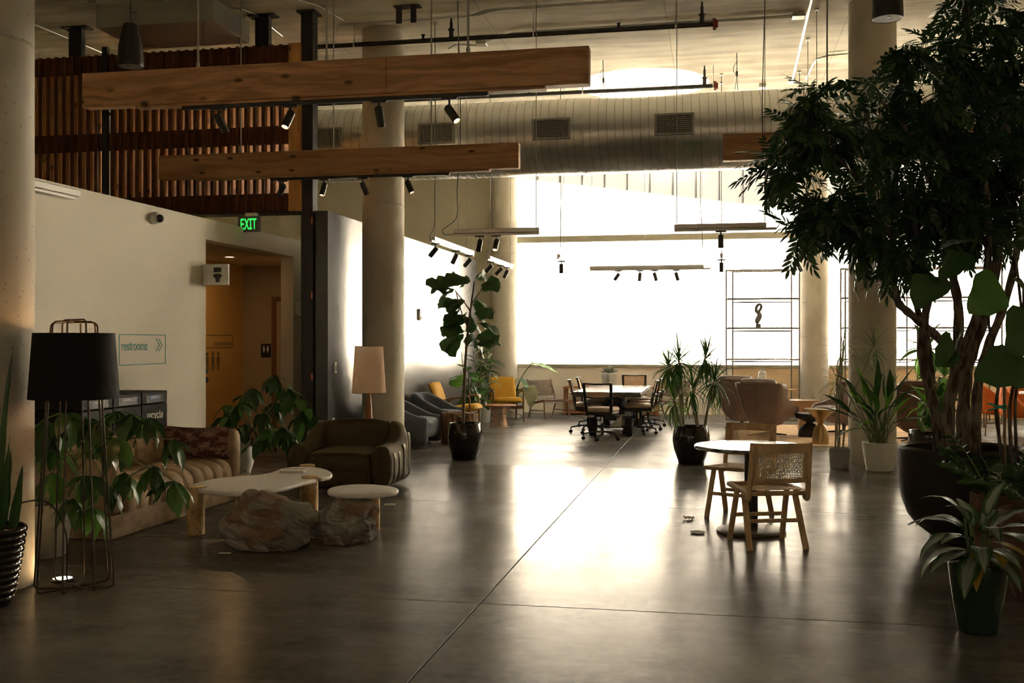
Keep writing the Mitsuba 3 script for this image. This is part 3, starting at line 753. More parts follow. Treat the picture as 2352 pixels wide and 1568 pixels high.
s_.add('lens', box(.012, .05, .05, (.046, 0, -.06), .004), M_('grey_trim'))
def outlet(label, loc, normal):
    t = Thing('wall_outlet', label, 'outlet', loc, normal)
    t.add('plate', box(.075, .008, .12, (0, -.005, 0), .002), M_('plastic_white'))
    for dz in (-.028, .028):
        t.add('socket', box(.034, .006, .030, (0, -.010, dz), .002), M_('grey_trim'))
outlet('white outlet low on the end face of the black partition', (-5.25, 13.3, .48), 0)
outlet('white outlet low on the black partition behind the armchair', (-5.15, 13.5, .5), 90)
outlet('white outlet on the sill wall behind the wooden bench', (-2.93, Y1 - .035, .44), 0)
outlet('white outlet low on the concrete column by the floor lamp', (-4.715, 5.75, .49), 0)

ex = Thing('exit_sign', 'green lit EXIT sign hanging below the slatted screen', 'sign', (-6.22, 13.17, 3.08), -6)
ex.add('case', rbox(.33, .055, .205, .012, (0, 0, .1025)), M_('speaker_grille'))
ex.add('canopy', box(.16, .09, .05, (.03, .01, .232), .008), M_('plastic_white'))
t_ = A(meshkit.text_mesh('EXIT', 0.135, 0.003, True))
w = t_[0][:, 0].max()
ex.add('lettering', xf((t_[0] * [0.25 / w, 1.04, 1], t_[1]), np.array([[1, 0, 0, -.125], [0, 0, -1, -.0275], [0, 1, 0, .035], [0, 0, 0, 1.0]])), M_('exit_green'), False, label='glowing green letters', emitter={'type': 'area', 'radiance': rgb((0.0006, 0.0125, 0.0016))})

# inside the vestibule
dl = Thing('downlight', 'round recessed downlight in the vestibule ceiling', 'light', (-7.27, 14.71, 2.88))
dl.add('trim', lathe([(.05, -.001), (.085, -.004), (.088, 0), (.085, .0)], 28), M_('plastic_white'))
dl.add('lens', lathe([(0, -.0025), (.052, -.002)], 24), M_('lens_lit'), False, emitter={'type': 'area', 'radiance': rgb((4.2, 2.5, 1.05))})
wsg = Thing('restroom_plaque', 'dark blue plaque with pale figures beside the vestibule door', 'sign', (-7.58, 16.7, 1.33))
pr('plaque', (0.012, 0.016, 0.03), 0.4)
wsg.add('panel', b2(-.09, .09, -.012, 0, 0, .23, .003), M_('plaque'))
for dx in (-.035, .035):
    wsg.add('figure', cat(xf(cyl(.014, 0, .004, 12), T().translate([dx, -.012, .185]).rotate([1, 0, 0], 90)), b2(dx - .018, dx + .018, -.016, -.012, .115, .165, .002), b2(dx - .009, dx + .009, -.016, -.012, .08, .115, .002)), M_('sign_white'))
struct('door_1', cat(b2(-7.38, -6.55, 16.66, 16.70, 0.005, 2.28, .004)), M_('vestibule_dark'), 'brown door in the far wall of the vestibule')
pr('trim_wood', (0.16, 0.075, 0.03), 0.5)
struct('trim_5', cat(b2(-7.46, -7.385, 16.65, 16.70, 0.0, 2.36, .004), b2(-7.46, -6.51, 16.65, 16.70, 2.285, 2.36, .004)), M_('trim_wood'), 'wood frame of the vestibule door')
vs = Thing('vestibule_sign', 'thin outlined sign with figures on the ochre vestibule wall', 'sign')
pr('ochre_ink', (0.20, 0.14, 0.05), 0.6)
vs.add('frame', cat(*[on_left_wall(box(*a), 15.1, 1.5, -8.0) for a in ((1.2, .012, .003, (.6, 0, .0015)), (1.2, .012, .003, (.6, .2, .0015)), (.012, .2, .003, (1.2, .1, .0015)))]), M_('ochre_ink'))
tt = A(meshkit.text_mesh('restroom', 0.07, 0.003))
vs.add('lettering', on_left_wall((tt[0] * [.62 / tt[0][:, 0].max(), 1, 1], tt[1]), 15.62, 1.535, -8.0), M_('ochre_ink'), False)
for dy in (.3, .5, .68):
    vs.add('figure', cat(*[on_left_wall(m, 15.1 + dy, 1.14, -8.0) for m in (mv(cyl(.035, 0, .004, 14), 0, .26), box(.10, .13, .004, (0, .15, .002), .001), box(.03, .10, .004, (-.03, .04, .002), .001), box(.03, .10, .004, (.03, .04, .002), .001))]), M_('ochre_ink'))
hd = Thing('door_pull', 'ornate dark pull on the edge of the vestibule opening', 'door pull', (LX - .01, 12.13, 1.18))
hd.add('knob', ball((-.02, -.0, .04), .035, 2), M_('dark_steel'), True)
hd.add('lower_knob', ball((-.02, -.0, -.06), .045, 2), M_('dark_steel'), True)
# ---------------------------------------------------------------- leaves and plants
def leafbsdf(name, col, back=None, rough=0.32, trans=0.55, gloss=.45):
    thin = {'type': 'principledthin', 'base_color': rgb(col) if not isinstance(col, dict) else col, 'roughness': 0.5, 'diff_trans': trans, 'eta': 1.45}
    shiny = {'type': 'twosided', 'bsdf': {'type': 'principled', 'base_color': rgb(col) if not isinstance(col, dict) else col, 'roughness': rough, 'specular': .75}}
    scene['mat_' + name] = {'type': 'blendbsdf', 'weight': gloss, 'a': thin, 'b': shiny} if gloss else thin
leafbsdf('leaf_dark', (0.032, 0.075, 0.022), rough=0.30)
leafbsdf('leaf_mid', (0.06, 0.15, 0.03), rough=0.36, trans=0.8)
leafbsdf('leaf_bright', (0.14, 0.34, 0.03), rough=0.42, trans=1.1)
leafbsdf('leaf_pale', (0.36, 0.37, 0.22), rough=0.5, trans=0.9)
leafbsdf('leaf_sage', (0.30, 0.31, 0.24), rough=0.7, trans=0.4, gloss=0)
leafbsdf('leaf_yellow', (0.40, 0.26, 0.02), rough=0.45, trans=0.9)
leafbsdf('leaf_tree', (0.028, 0.058, 0.02), rough=0.34, trans=0.5)
pr('stem_green', (0.09, 0.13, 0.04), 0.5)
pr('stem_brown', (0.15, 0.105, 0.06), 0.75)
pr('stem_pale', (0.34, 0.28, 0.19), 0.75)
def soil_col(p, n, uv):
    return mix((0.02, 0.014, 0.009), (0.08, 0.058, 0.038), fbm(p.x * 60, p.y * 60, p.z * 60, 2))
pr('soil', proc(soil_col), 0.95, 0.1)

SHAPES = {
    'ellipse': lambda t: np.sqrt(np.clip(1 - (2 * t - 0.96) ** 2, 0, 1)) * (1 - 0.25 * t),
    'oval_tip': lambda t: np.clip(np.sin(np.pi * np.clip(t * 1.03, 0, 1)) ** 0.75 * (1.05 - 0.25 * t), 0, 1),
    'fiddle': lambda t: np.clip((0.30 + 0.85 * t) * np.sqrt(np.clip(1 - (t - 0.56) ** 4 / 0.0375 * (t > 0.56), 0, 1)) * np.clip(t * 9, 0, 1) ** .5, 0, 1),
    'strap': lambda t: np.clip(np.minimum(t * 7, 1) ** .6 * (1 - t ** 2.2), 0, 1),
    'lance': lambda t: np.clip(np.sin(np.pi * t ** 0.75) ** 0.9, 0, 1),
    'round': lambda t: np.sqrt(np.clip(1 - (2 * t - 1) ** 2, 0, 1)) ** 0.9,
}
def leaf(L, W, shape='oval_tip', droop=0.4, fold=0.25, n=7, wave=0.0, seed=0):
    """A leaf along +x from the origin, sagging by droop (radians over its length), folded up along its midrib."""
    t = np.linspace(0, 1, n + 1)
    ang = -droop * t
    x = np.concatenate([[0], np.cumsum(np.cos((ang[1:] + ang[:-1]) / 2))]) * L / n
    z = np.concatenate([[0], np.cumsum(np.sin((ang[1:] + ang[:-1]) / 2))]) * L / n
    w = np.maximum(SHAPES[shape](t), 0.02) * W / 2
    cols = []
    r = np.random.default_rng(seed)
    for s in (-1, -0.5, 0, 0.5, 1):
        off = abs(s)
        up = w * off * math.sin(fold) - 0.15 * w * off ** 2
        if wave:
            up = up + off * wave * np.sin(t * 15 + 2 * s + seed)
        cols.append(np.stack([x + np.sin(-ang) * up, s * w * math.cos(fold), z + np.cos(ang) * up], 1))
    return sheet(np.stack(cols, 1))

def aim(pos, az, el, roll=0.0, s=1.0):
    """Puts +x along the azimuth az and elevation el (degrees)."""
    return T().translate(list(map(float, pos))).rotate([0, 0, 1], float(az)).rotate([0, 1, 0], -float(el)).rotate([1, 0, 0], float(roll)).scale(float(s))

def pot_lathe(prof, wall=0.012, soil=0.05, n=48):
    """prof: outer (r, z) from the foot up to the rim; gives the pot's mesh and its soil's mesh."""
    prof = [tuple(p) for p in prof]
    top, zt = prof[-1]
    inner = [(r - wall, z) for r, z in prof[::-1] if z > zt - 2.2 * soil]
    outer = [(0, prof[0][1])] + prof + [(top - wall * .5, zt + wall * .35)] + [(top - wall, zt)] + inner
    rs = np.interp(zt - soil, [z for r, z in prof], [r for r, z in prof]) - wall
    outer += [(max(rs * 0.8, .01), zt - 2.4 * soil), (0, zt - 2.4 * soil)]
    k = 9
    sp = [(rs * a, zt - soil + 0.25 * soil * math.cos(a * 1.5)) for a in np.linspace(1, 0, k)]
    s = lathe(sp, n)
    s = (s[0] + np.c_[np.zeros((len(s[0]), 2)), (meshkit.fbm(s[0] * 40, 2) - .5) * .012], s[1][:, ::-1])
    return lathe(outer, n), s

def potted(name, label, cat_, loc, prof, bsdf, wall=.012, soil=.05, saucer=None, group=None, rz=0):
    t = Thing(name, label, cat_, loc, rz, group)
    p, s = pot_lathe(prof, wall, soil)
    t.pot = t.add('pot', p, bsdf, 35)
    t.add('soil', s, M_('soil'), True)
    if saucer:
        r, h = saucer
        t.add('saucer', lathe([(0, .001), (r * .9, .001), (r, h), (r - .012, h), (r * .88, .012), (0, .012)], 40), bsdf)
    return t

def umbrella_plant(t, tips, base, leaves, size, seed, mats=('leaf_dark', 'leaf_dark', 'leaf_mid')):
    """Stems from base to whorl tips (in the thing's own frame), each with drooping leaflets round it."""
    r = np.random.default_rng(seed)
    base = np.array(base, float)
    tips = [np.array(p, float) for p in tips]
    c = np.mean(tips, 0)
    mids = [base + (c - base) * k + np.array([r.uniform(-.06, .06), r.uniform(-.06, .06), 0]) for k in (.4, .65, .85)]
    t.add('trunk', tube(spline([base] + mids, 6), np.linspace(.018, .009, 19), 8), M_('stem_brown'))
    for p in tips:
        m = mids[min(range(3), key=lambda k: np.linalg.norm(mids[k] - p) + r.uniform(0, .15))]
        k = (m + p) / 2 + np.array([0, 0, .07])
        t.add('branch', tube(spline([m, k, p], 5), np.linspace(.006, .003, 11), 5), M_('stem_green'))
        n = r.integers(6, 9)
        a0 = r.uniform(0, 360)
        for j in range(n):
            lf = leaves[r.integers(len(leaves))]
            t.add('leaf', lf, M_(mats[r.integers(len(mats))]), True, M=aim(p, a0 + 360 * j / n + r.uniform(-14, 14), r.uniform(-62, -8), r.uniform(-20, 20), size * r.uniform(.75, 1.15)))

# ---------------------------------------------------------------- the lounge on the left
def blotch(a, b, s, c=None):
    def fn(p, n, uv):
        t = fbm(p.x * s, p.y * s, p.z * s, 4)
        return mix(a, b, smoothstep(.3, .7, t))
    return fn
pr('tan_velvet', proc(blotch((0.27, 0.185, 0.11), (0.40, 0.29, 0.185), 7)), 0.75, 0.2, sheen=0.6, sheen_tint=0.6)
pr('olive_velvet', (0.068, 0.053, 0.028), 0.75, 0.2, sheen=0.9, sheen_tint=0.5)
pr('chrome', (0.72, 0.70, 0.66), 0.16, 0.5, metallic=1.0)
def stone_col(p, n, uv):
    return mix((0.66, 0.635, 0.59), (0.78, 0.76, 0.72), fbm(p.x * 55, p.y * 55, p.z * 55, 3))
pr('white_stone', proc(stone_col), 0.55, 0.35)
def burl_col(p, n, uv):
    w = fbm(p.x * 9, p.y * 9, p.z * 6, 3)
    c = mix((0.36, 0.215, 0.085), (0.60, 0.41, 0.20), smoothstep(.3, .7, w))
    knot = smoothstep(.62, .75, fbm(p.x * 42 + 5, p.y * 42, p.z * 30, 2)) * smoothstep(.5, .6, fbm(p.x * 7 + 2, p.y * 7, p.z * 5, 2))
    return mix(c, (0.13, 0.06, 0.02), .75 * knot)
pr('burl', proc(burl_col), 0.45, 0.4)
def boulder_col(p, n, uv):
    w = fbm(p.x * 5, p.y * 5, p.z * 5, 2)
    u, v = p.x * 9 + 3 * w, (p.z + .35 * p.x + .12 * p.y) * 60 + 8 * w
    block = cell_rand(u * 1.3 + .2 * v, v * .12, 3)
    strand = noise(u * .7, v * 2.2, 5)
    c = mix((0.085, 0.066, 0.052), (0.36, 0.33, 0.28), .55 * block + .45 * strand)
    rust = smoothstep(.52, .68, fbm(p.x * 6 + 4, p.y * 6, p.z * 7, 2))
    c = mix(c, (0.18, 0.085, 0.042), .65 * rust)
    grey = smoothstep(.5, .62, fbm(p.x * 5 + 9, p.y * 5, p.z * 6, 2))
    return mix(c, (0.22, 0.235, 0.19), .5 * grey)
pr('boulder_fabric', proc(boulder_col), 0.9, 0.1)
def pillow_col(p, n, uv):
    t = fbm(p.x * 16, p.y * 16, p.z * 22, 3)
    f = fbm(p.x * 70, p.y * 70, p.z * 70, 2)
    return mix((0.075, 0.032, 0.024), (0.26, 0.16, 0.13), smoothstep(.42, .68, .7 * t + .3 * f))
pr('pillow_fabric', proc(pillow_col), 0.85, 0.15)
pr('cream_linen', (0.70, 0.60, 0.48), 0.8, 0.2)
scene['mat_shade_linen'] = {'type': 'principledthin', 'base_color': rgb((0.82, 0.66, 0.52)), 'roughness': 0.8, 'diff_trans': 1.0, 'eta': 1.3}
pr('walnut', proc(plank((0.24, 0.115, 0.05), (0.12, 0.052, 0.022), 2, 1.0, False)), 0.42, 0.4)
pr('cherry_wood', (0.34, 0.13, 0.045), 0.38, 0.5)
pr('bronze', (0.055, 0.042, 0.028), 0.4, 0.5, metallic=0.6)
pr('shade_black', (0.010, 0.009, 0.008), 0.8, 0.2)
pr('shade_lining', (0.42, 0.25, 0.11), 0.7)
pr('black_ceramic', (0.010, 0.009, 0.008), 0.12, 0.6)
pr('bin_black', (0.013, 0.012, 0.011), 0.6, 0.15)
pr('print_white', (0.62, 0.60, 0.54), 0.6)
pr('label_blue', (0.03, 0.11, 0.26), 0.5)
pr('label_green', (0.08, 0.11, 0.07), 0.5)
pr('label_grey', (0.10, 0.10, 0.095), 0.5)
pr('paper', (0.78, 0.76, 0.72), 0.6)
pr('magenta_ink', (0.35, 0.13, 0.16), 0.5)
pr('vase_white', (0.62, 0.60, 0.54), 0.4)
pr('vase_dark', (0.13, 0.11, 0.09), 0.6)

# floor lamp
lamp = Thing('floor_lamp', 'tall wire floor lamp with a wide black drum shade beside the concrete column', 'lamp', (-4.08, 6.07, 0), 8)
for k in range(4):
    a = math.radians(45 * k + 10)
    c, s = math.cos(a), math.sin(a)
    prof = []
    def arc(cx, cz, r, a0, a1):
        return [(cx + r * math.cos(q), cz + r * math.sin(q)) for q in np.radians(np.linspace(a0, a1, 6))]
    rb, rt, zb, zt = .245, .145, .011 + .006 * k, 1.722 + .006 * k
    pts = arc(-rb + .03, zb + .03, .03, 180, 270) + arc(rb - .03, zb + .03, .03, 270, 360) + arc(rt - .035, zt - .035, .035, 0, 90) + arc(-rt + .035, zt - .035, .035, 90, 180)
    lamp.add('wire_loop', tube([(x * c, x * s, z) for x, z in pts], .0062, 8, closed=True), M_('bronze'))
R0, R1, Z0, Z1 = .277, .248, 1.232, 1.652
lamp.add('shade', lathe([(R0 - .003, Z0 + .002), (R0, Z0), (R0, Z0 + .01), (R1, Z1 - .004), (R1 - .001, Z1), (R1 - .004, Z1)], 64), M_('shade_black'), 40)
lamp.add('shade_lining', lathe([(R0 - .004, Z0 + .003), (R1 - .004, Z1 - .001)], 64), M_('shade_lining'), True)
lamp.add('shade_rim', mv(tube([(R1 * math.cos(q), R1 * math.sin(q), Z1) for q in np.linspace(0, 2 * np.pi, 64, endpoint=False)], .003, 6, closed=True)), M_('bronze'))
lamp.add('socket', cat(cyl(.02, 1.42, 1.50, 16), tube([(-.20, 0, 1.45), (.20, 0, 1.45)], .005, 6)), M_('bronze'))
lamp.add('bulb', ball((0, 0, 1.545), .035, 2, (1, 1, 1.25)), M_('lens_lit'), True, label='glowing bulb', emitter={'type': 'area', 'radiance': rgb((.9, .5, .2))})
lamp.add('cord', tube(spline([(0.02, -.02, .02), (-.05, .06, .012), (-.12, .10, .05), (-.13, .10, .35), (-.20, .02, .55), (-.33, -.05, .56), (-.365, -.075, .52)], 8), .005, 6), M_('lamp_black'), M=T().rotate([0, 0, 1], -8))

outlet('white outlet plate on the right side of the concrete column', (-4.436, 5.945, .49), 70)
up = Thing('floor_uplight', 'small glowing uplight on the floor behind the wire lamp', 'light', (-4.30, 6.27, 0))
up.add('base', lathe([(0, .001), (.075, .001), (.08, .012), (.075, .02), (.062, .02)], 28), M_('lamp_black'))
up.add('lens', lathe([(.062, .019), (.03, .023), (0, .024)], 24), M_('lens_lit'), True, emitter={'type': 'area', 'radiance': rgb((.75, .48, .24))})

# snake plant in the ribbed pot
prof = []
zz_ = np.linspace(.02, .475, 111)
for z in zz_:
    u = (z - .02) / .455
    prof.append((.125 + .085 * u ** .75 + .009 * abs(math.sin(u * math.pi * 11)), z))
sn = potted('snake_plant', 'snake plant in a black ribbed pot at the left edge', 'plant', (-4.34, 5.60, 0), [(.11, .0), (.122, .008)] + prof, M_('black_ceramic'), .014, .035)
for k, (az, el, L, x, y) in enumerate(((20, 86, 1.13, .06, -.02), (200, 84, .62, .05, -.05), (330, 84, .60, .10, .0), (15, 80, .42, .13, .03), (120, 85, .8, -.02, .06), (250, 86, .9, -.06, .0), (60, 82, .5, .02, .09), (290, 80, .55, .02, -.10))):
    sn.add('leaf', leaf(L, .075, 'strap', .06, .5, 12, .004, k), M_('leaf_dark'), True, M=aim((x, y, .44), az, el, 70 + 20 * k))

# leafy plants
UL = [leaf(.20, .085, 'oval_tip', .7, .3, 7, .004, 1), leaf(.22, .095, 'oval_tip', .95, .25, 7, .005, 2), leaf(.18, .075, 'oval_tip', .5, .35, 7, .003, 3)]
o = (-4.95, 6.98, 0)
pl = potted('umbrella_plant', 'big glossy leafed plant sprawling behind the wire lamp and over the sofa end', 'plant', o, [(.15, 0), (.16, .01), (.215, .36), (.22, .40)], M_('grey_trim'), .014, .05)
tips = [(-4.38, 6.41, 1.11), (-4.62, 6.56, 1.04), (-4.19, 6.53, 1.06), (-4.06, 6.7, 1.09), (-3.94, 6.75, 1.06), (-3.96, 6.39, 0.95), (-4.14, 6.43, 0.93), (-4.68, 6.72, 0.82), (-4.54, 6.5, 0.69), (-4.3, 6.53, 0.67), (-4.38, 6.88, 0.57), (-3.91, 6.75, 0.72), (-4.18, 6.82, 0.66), (-4.47, 6.65, 0.49), (-4.34, 6.67, 0.43), (-3.72, 6.69, 0.92), (-4.22, 6.79, 1.1), (-4.67, 6.74, 0.92), (-4.38, 6.69, 1.06), (-3.80, 6.85, .60)]
umbrella_plant(pl, [np.array(p) - o for p in tips], (0, 0, .36), UL, 1.2, 5)
o = (-5.58, 11.55, 0)
pl = potted('umbrella_plant', 'bushy dark green plant in a patterned white vase between sofa and armchair', 'plant', o, [(.10, 0), (.12, .01), (.17, .18), (.165, .30), (.13, .40), (.135, .42)], M_('vase_white'), .012, .05)
for k in range(26):
    a = k * 2.39996
    z = .03 + .33 * ((k * .618) % 1)
    rr = float(np.interp(z, [0, .01, .18, .30, .40], [.10, .12, .17, .165, .13])) + .001
    p0 = np.array([rr * math.cos(a), rr * math.sin(a), z])
    pl.add('relief', tube(spline([p0, [rr * 1.01 * math.cos(a + .12), rr * 1.01 * math.sin(a + .12), z + .05], [rr * math.cos(a + .05), rr * math.sin(a + .05), z + .1], [rr * math.cos(a - .1), rr * math.sin(a - .1), z + .06]], 4, True), .005, 5, closed=True), M_('vase_dark'), parent=pl.pot)
tips = [(-5.15, 11.59, 1.2), (-5.39, 11.49, 1.05), (-5.37, 11.16, 0.9), (-5.01, 11.63, 1.04), (-4.86, 11.55, 0.93), (-5.57, 11.19, 0.74), (-5.12, 11.19, 0.78), (-5.14, 11.68, 0.87), (-4.85, 11.57, 0.71), (-5.5, 11.5, 0.62), (-5.28, 11.67, 0.56), (-5.02, 11.7, 0.52), (-5.2, 11.3, 0.45), (-4.92, 11.6, 0.42), (-5.0, 11.45, 0.60), (-4.75, 11.6, 0.81), (-5.6, 11.75, .95), (-5.65, 11.4, .85)]
umbrella_plant(pl, [np.array(p) - o for p in tips], (0, 0, .38), UL, 1.4, 8)

# waste station
for k, (word, slot, y) in enumerate((('compost', 'label_green', 8.94), ('trash', 'label_grey', 9.45), ('recycle', 'label_blue', 9.96))):
    t = Thing('waste_bin', f'black waste bin lettered {word} against the white wall', 'bin', (-6.02, y, 0), 0, 'black waste bins')
    t.add('body', b2(-.26, .26, -.25, .25, .03, .95, .006), M_('bin_black'))
    t.add('plinth', b2(-.24, .24, -.235, .235, 0, .03, .002), M_('dark_steel'))
    lid = t.add('lid', xf(b2(-.26, .26, -.25, .25, -.06, .065, .008), T().translate([0, 0, 1.015])), M_('bin_black'))
    t.add('slot', b2(.259, .264, -.17, .17, .965, 1.045, .002), M_('black_ink'), parent=lid)
    t.add('slot_label', b2(.264, .267, -.11, .11, 1.0, 1.04, .001), M_(slot), parent=lid)
    tx = A(meshkit.text_mesh({'compost': 'COMPOST', 'trash': 'LANDFILL', 'recycle': 'RECYCLE'}[word], .018, .001))
    w = tx[0][:, 0].max()
    t.add('small_print', on_left_wall((tx[0] - [w / 2, 0, 0], tx[1]), 0, 1.011, .267), M_('print_white'), False, parent=lid)
    tx = A(meshkit.text_mesh(word, .075, .002, True))
    w = tx[0][:, 0].max()
    t.add('lettering', on_left_wall((tx[0] * [.32 / max(w, .32), 1, 1] - [min(w, .32) / 2, 0, 0], tx[1]), 0, .80, .261), M_('print_white'), False)
    q = []
    if word == 'recycle':
        for j in range(3):
            a = math.radians(120 * j + 90)
            e = np.array([math.cos(a + 2.1), math.sin(a + 2.1)]); b_ = np.array([math.cos(a), math.sin(a)])
            m0, m1 = b_ * .06 * .75 + e * .06 * .15, b_ * .06 * .15 + e * .06 * .75
            q.append(bar((*m0, .001), (*m1, .001), .020, .002))
            d = (m1 - m0) / np.linalg.norm(m1 - m0); nrm = np.array([-d[1], d[0]])
            tri = np.array([[*(m1 + nrm * .022), .001], [*(m1 - nrm * .022), .001], [*(m1 + d * .03), .001]])
            q.append((np.vstack([tri, tri + [0, 0, .002]]), np.array([[0, 1, 2], [3, 5, 4], [0, 3, 1], [1, 3, 4], [1, 4, 2], [2, 4, 5], [2, 5, 0], [0, 5, 3]])))
    elif word == 'compost':
        q = [tube([(.035 * math.cos(a) * (1 + .0), .055 * math.sin(a), .001) for a in np.linspace(0, 2 * np.pi, 20, endpoint=False)], .004, 5, closed=True), bar((0, -.055, .001), (0, .03, .001), .005, .003)]
    else:
        q = [box(.075, .09, .002, (0, -.01, .001)), box(.095, .012, .002, (0, .045, .001)), box(.03, .012, .002, (0, .06, .001))]
    t.add('symbol', cat([on_left_wall(m, 0, .66, .261) for m in q]), M_('print_white'), False)

# sofa
def quilt(profile, y0, y1, pitch, depth, cross=(), ny=96, hw=.022):
    """A padded skin: the profile (x, z) swept along y, pinched in at seams every pitch and at the profile stations in cross."""
    P = spline(np.c_[np.array(profile, float), np.zeros(len(profile))], 8)[:, :2]
    d = np.gradient(P, axis=0); d /= np.linalg.norm(d, axis=1, keepdims=True)
    nrm = np.stack([-d[:, 1], d[:, 0]], 1)
    s = np.concatenate([[0], np.cumsum(np.linalg.norm(np.diff(P, axis=0), axis=1))])
    ys = np.linspace(y0, y1, ny)
    dy = np.abs((ys - y0 + pitch / 2) % pitch - pitch / 2)
    pin = np.exp(-dy / hw)[None] * np.ones((len(s), 1))
    for c in cross:
        pin = np.maximum(pin, np.exp(-np.abs(s - c) / hw)[:, None])
    bulge = -depth * pin
    X = P[:, None, 0] + nrm[:, None, 0] * bulge
    Z = P[:, None, 1] + nrm[:, None, 1] * bulge
    return sheet(np.stack([X, np.broadcast_to(ys, X.shape), Z], -1))

sofa = Thing('sofa', 'long tan velvet sofa with channel tufted seat along the restroom wall', 'sofa', (-5.72, 7.6, 0))
L = 2.35
sofa.add('base', rbox(.93, L - .01, .19, .012, (.475, L / 2, .098)), M_('tan_velvet'))
sofa.add('back_frame', soft(.27, L - .012, .52, .09, 12), M_('tan_velvet'), True, M=T().translate([.135, L / 2, .45]))
sofa.add('back_cushion', quilt([(.30, .40), (.345, .50), (.335, .60), (.285, .675), (.20, .70)], .19, L - .19, .197, .035), M_('tan_velvet'), True)
for y in (.10, L - .10):
    sofa.add('arm', soft(.945, .205, .525, .085, 14, .006), M_('tan_velvet'), True, M=T().translate([.475, y, .452]))
sofa.add('seat_cushion', quilt([(.28, .41), (.42, .438), (.62, .445), (.80, .435), (.90, .40), (.945, .33), (.952, .25), (.945, .19)], .205, L - .205, .194, .035, (.34,)), M_('tan_velvet'), True)
sofa.add('seat_core', rbox(.62, L - .42, .2, .03, (.59, L / 2, .285)), M_('tan_velvet'))

def pillow(w, h, t, n=16):
    u, v = np.meshgrid(np.linspace(-1, 1, n + 1), np.linspace(-1, 1, n + 1), indexing='ij')
    bul = t / 2 * np.clip((1 - u ** 4) * (1 - v ** 4), 0, 1) ** .6
    px = u * w / 2 * (1 - .06 * (1 - np.abs(v)) ** 1 * 0 - .05 * (1 - v ** 2)) 
    pz = v * h / 2 * (1 - .10 * (1 - u ** 2))
    a = np.stack([px, -bul, pz], -1); b = np.stack([px, bul, pz], -1)
    A_, B_ = sheet(a), sheet(b)
    return cat((A_[0], A_[1]), (B_[0], B_[1][:, ::-1]))
pw = Thing('throw_pillow', 'dark maroon patterned lumbar pillow at the far end of the tan sofa', 'pillow', (-5.10, 9.56, .60), 8)
pw.add('cover', wobble(xf(pillow(.70, .33, .15), T().rotate([1, 0, 0], -14)), .012, 7, 4), M_('pillow_fabric'), True)
pw.add('knotted_corner', wobble(ball((.335, -.05, -.118), .04, 3, (1.2, .9, .9)), .012, 25, 2), M_('pillow_fabric'), True)

# coffee table, book
out = np.array([(-4.14, 7.89), (-3.93, 7.81), (-3.71, 7.85), (-3.54, 8.14), (-3.51, 8.5), (-3.45, 8.79), (-3.44, 8.98), (-3.54, 9.22), (-3.72, 9.45), (-3.91, 9.53), (-4.04, 9.47), (-4.08, 9.29), (-4.06, 9.02), (-4.12, 8.84), (-4.3, 8.66), (-4.39, 8.41), (-4.36, 8.08), (-4.26, 7.94)])
sm = spline(np.c_[out, np.zeros(len(out))], 8, True)[:, :2]
g = Polygon(sm).buffer(0)
legs = [(-4.25, 7.99), (-3.56, 8.76), (-3.93, 9.60), (-4.37, 9.12)]
for x, y in legs:
    g = g.difference(Point(x, y).buffer(.082, 16))
g = max(getattr(g, 'geoms', [g]), key=lambda q: q.area).buffer(-.02).buffer(.02).simplify(.004)
ct = Thing('coffee_table', 'white kidney shaped coffee table on burl cylinder legs in front of the sofa', 'table')
ct.add('top', slab(np.array(g.exterior.coords)[:-1], .352, .392, .018), M_('white_stone'), 40)
for k, (x, y) in enumerate(legs):
    ct.add('leg', cyl(.0735, 0, .402 if k < 3 else .35, 40, (x, y), .004), M_('burl') if k < 3 else M_('stem_pale'), 40)
bk = Thing('book', 'thin pale paperback lying on the white coffee table', 'book', (-3.86, 9.10, .393), 10)
bk.add('cover', cat(box(.22, .155, .003, (0, 0, .0215), .0005), box(.22, .155, .003, (0, 0, .0015), .0005), box(.003, .155, .023, (-.11, 0, .0115), .0005)), M_('paper'))
bk.add('pages', box(.212, .149, .017, (.002, 0, .0115), .001), M_('print_white'))
bk.add('cover_print', box(.20, .06, .0008, (0, .035, .0236), .0002), M_('magenta_ink'), label='reddish printed band')

sd = Thing('side_table', 'small white pebble shaped side table with burl legs beside the coffee table', 'table', (-2.90, 8.27, 0))
ang = np.linspace(0, 2 * np.pi, 56, endpoint=False)
rr = .285 * (1 + .06 * np.cos(2 * ang + .6) + .03 * np.cos(3 * ang))
sd.add('top', slab(np.c_[rr * np.cos(ang), rr * np.sin(ang) * 1.05], .335, .378, .02), M_('white_stone'), 40)
for x, y in ((.03, .20), (-.20, .06)):
    sd.add('leg', cyl(.055, 0, .336, 32, (x, y), .003), M_('burl'), 40)

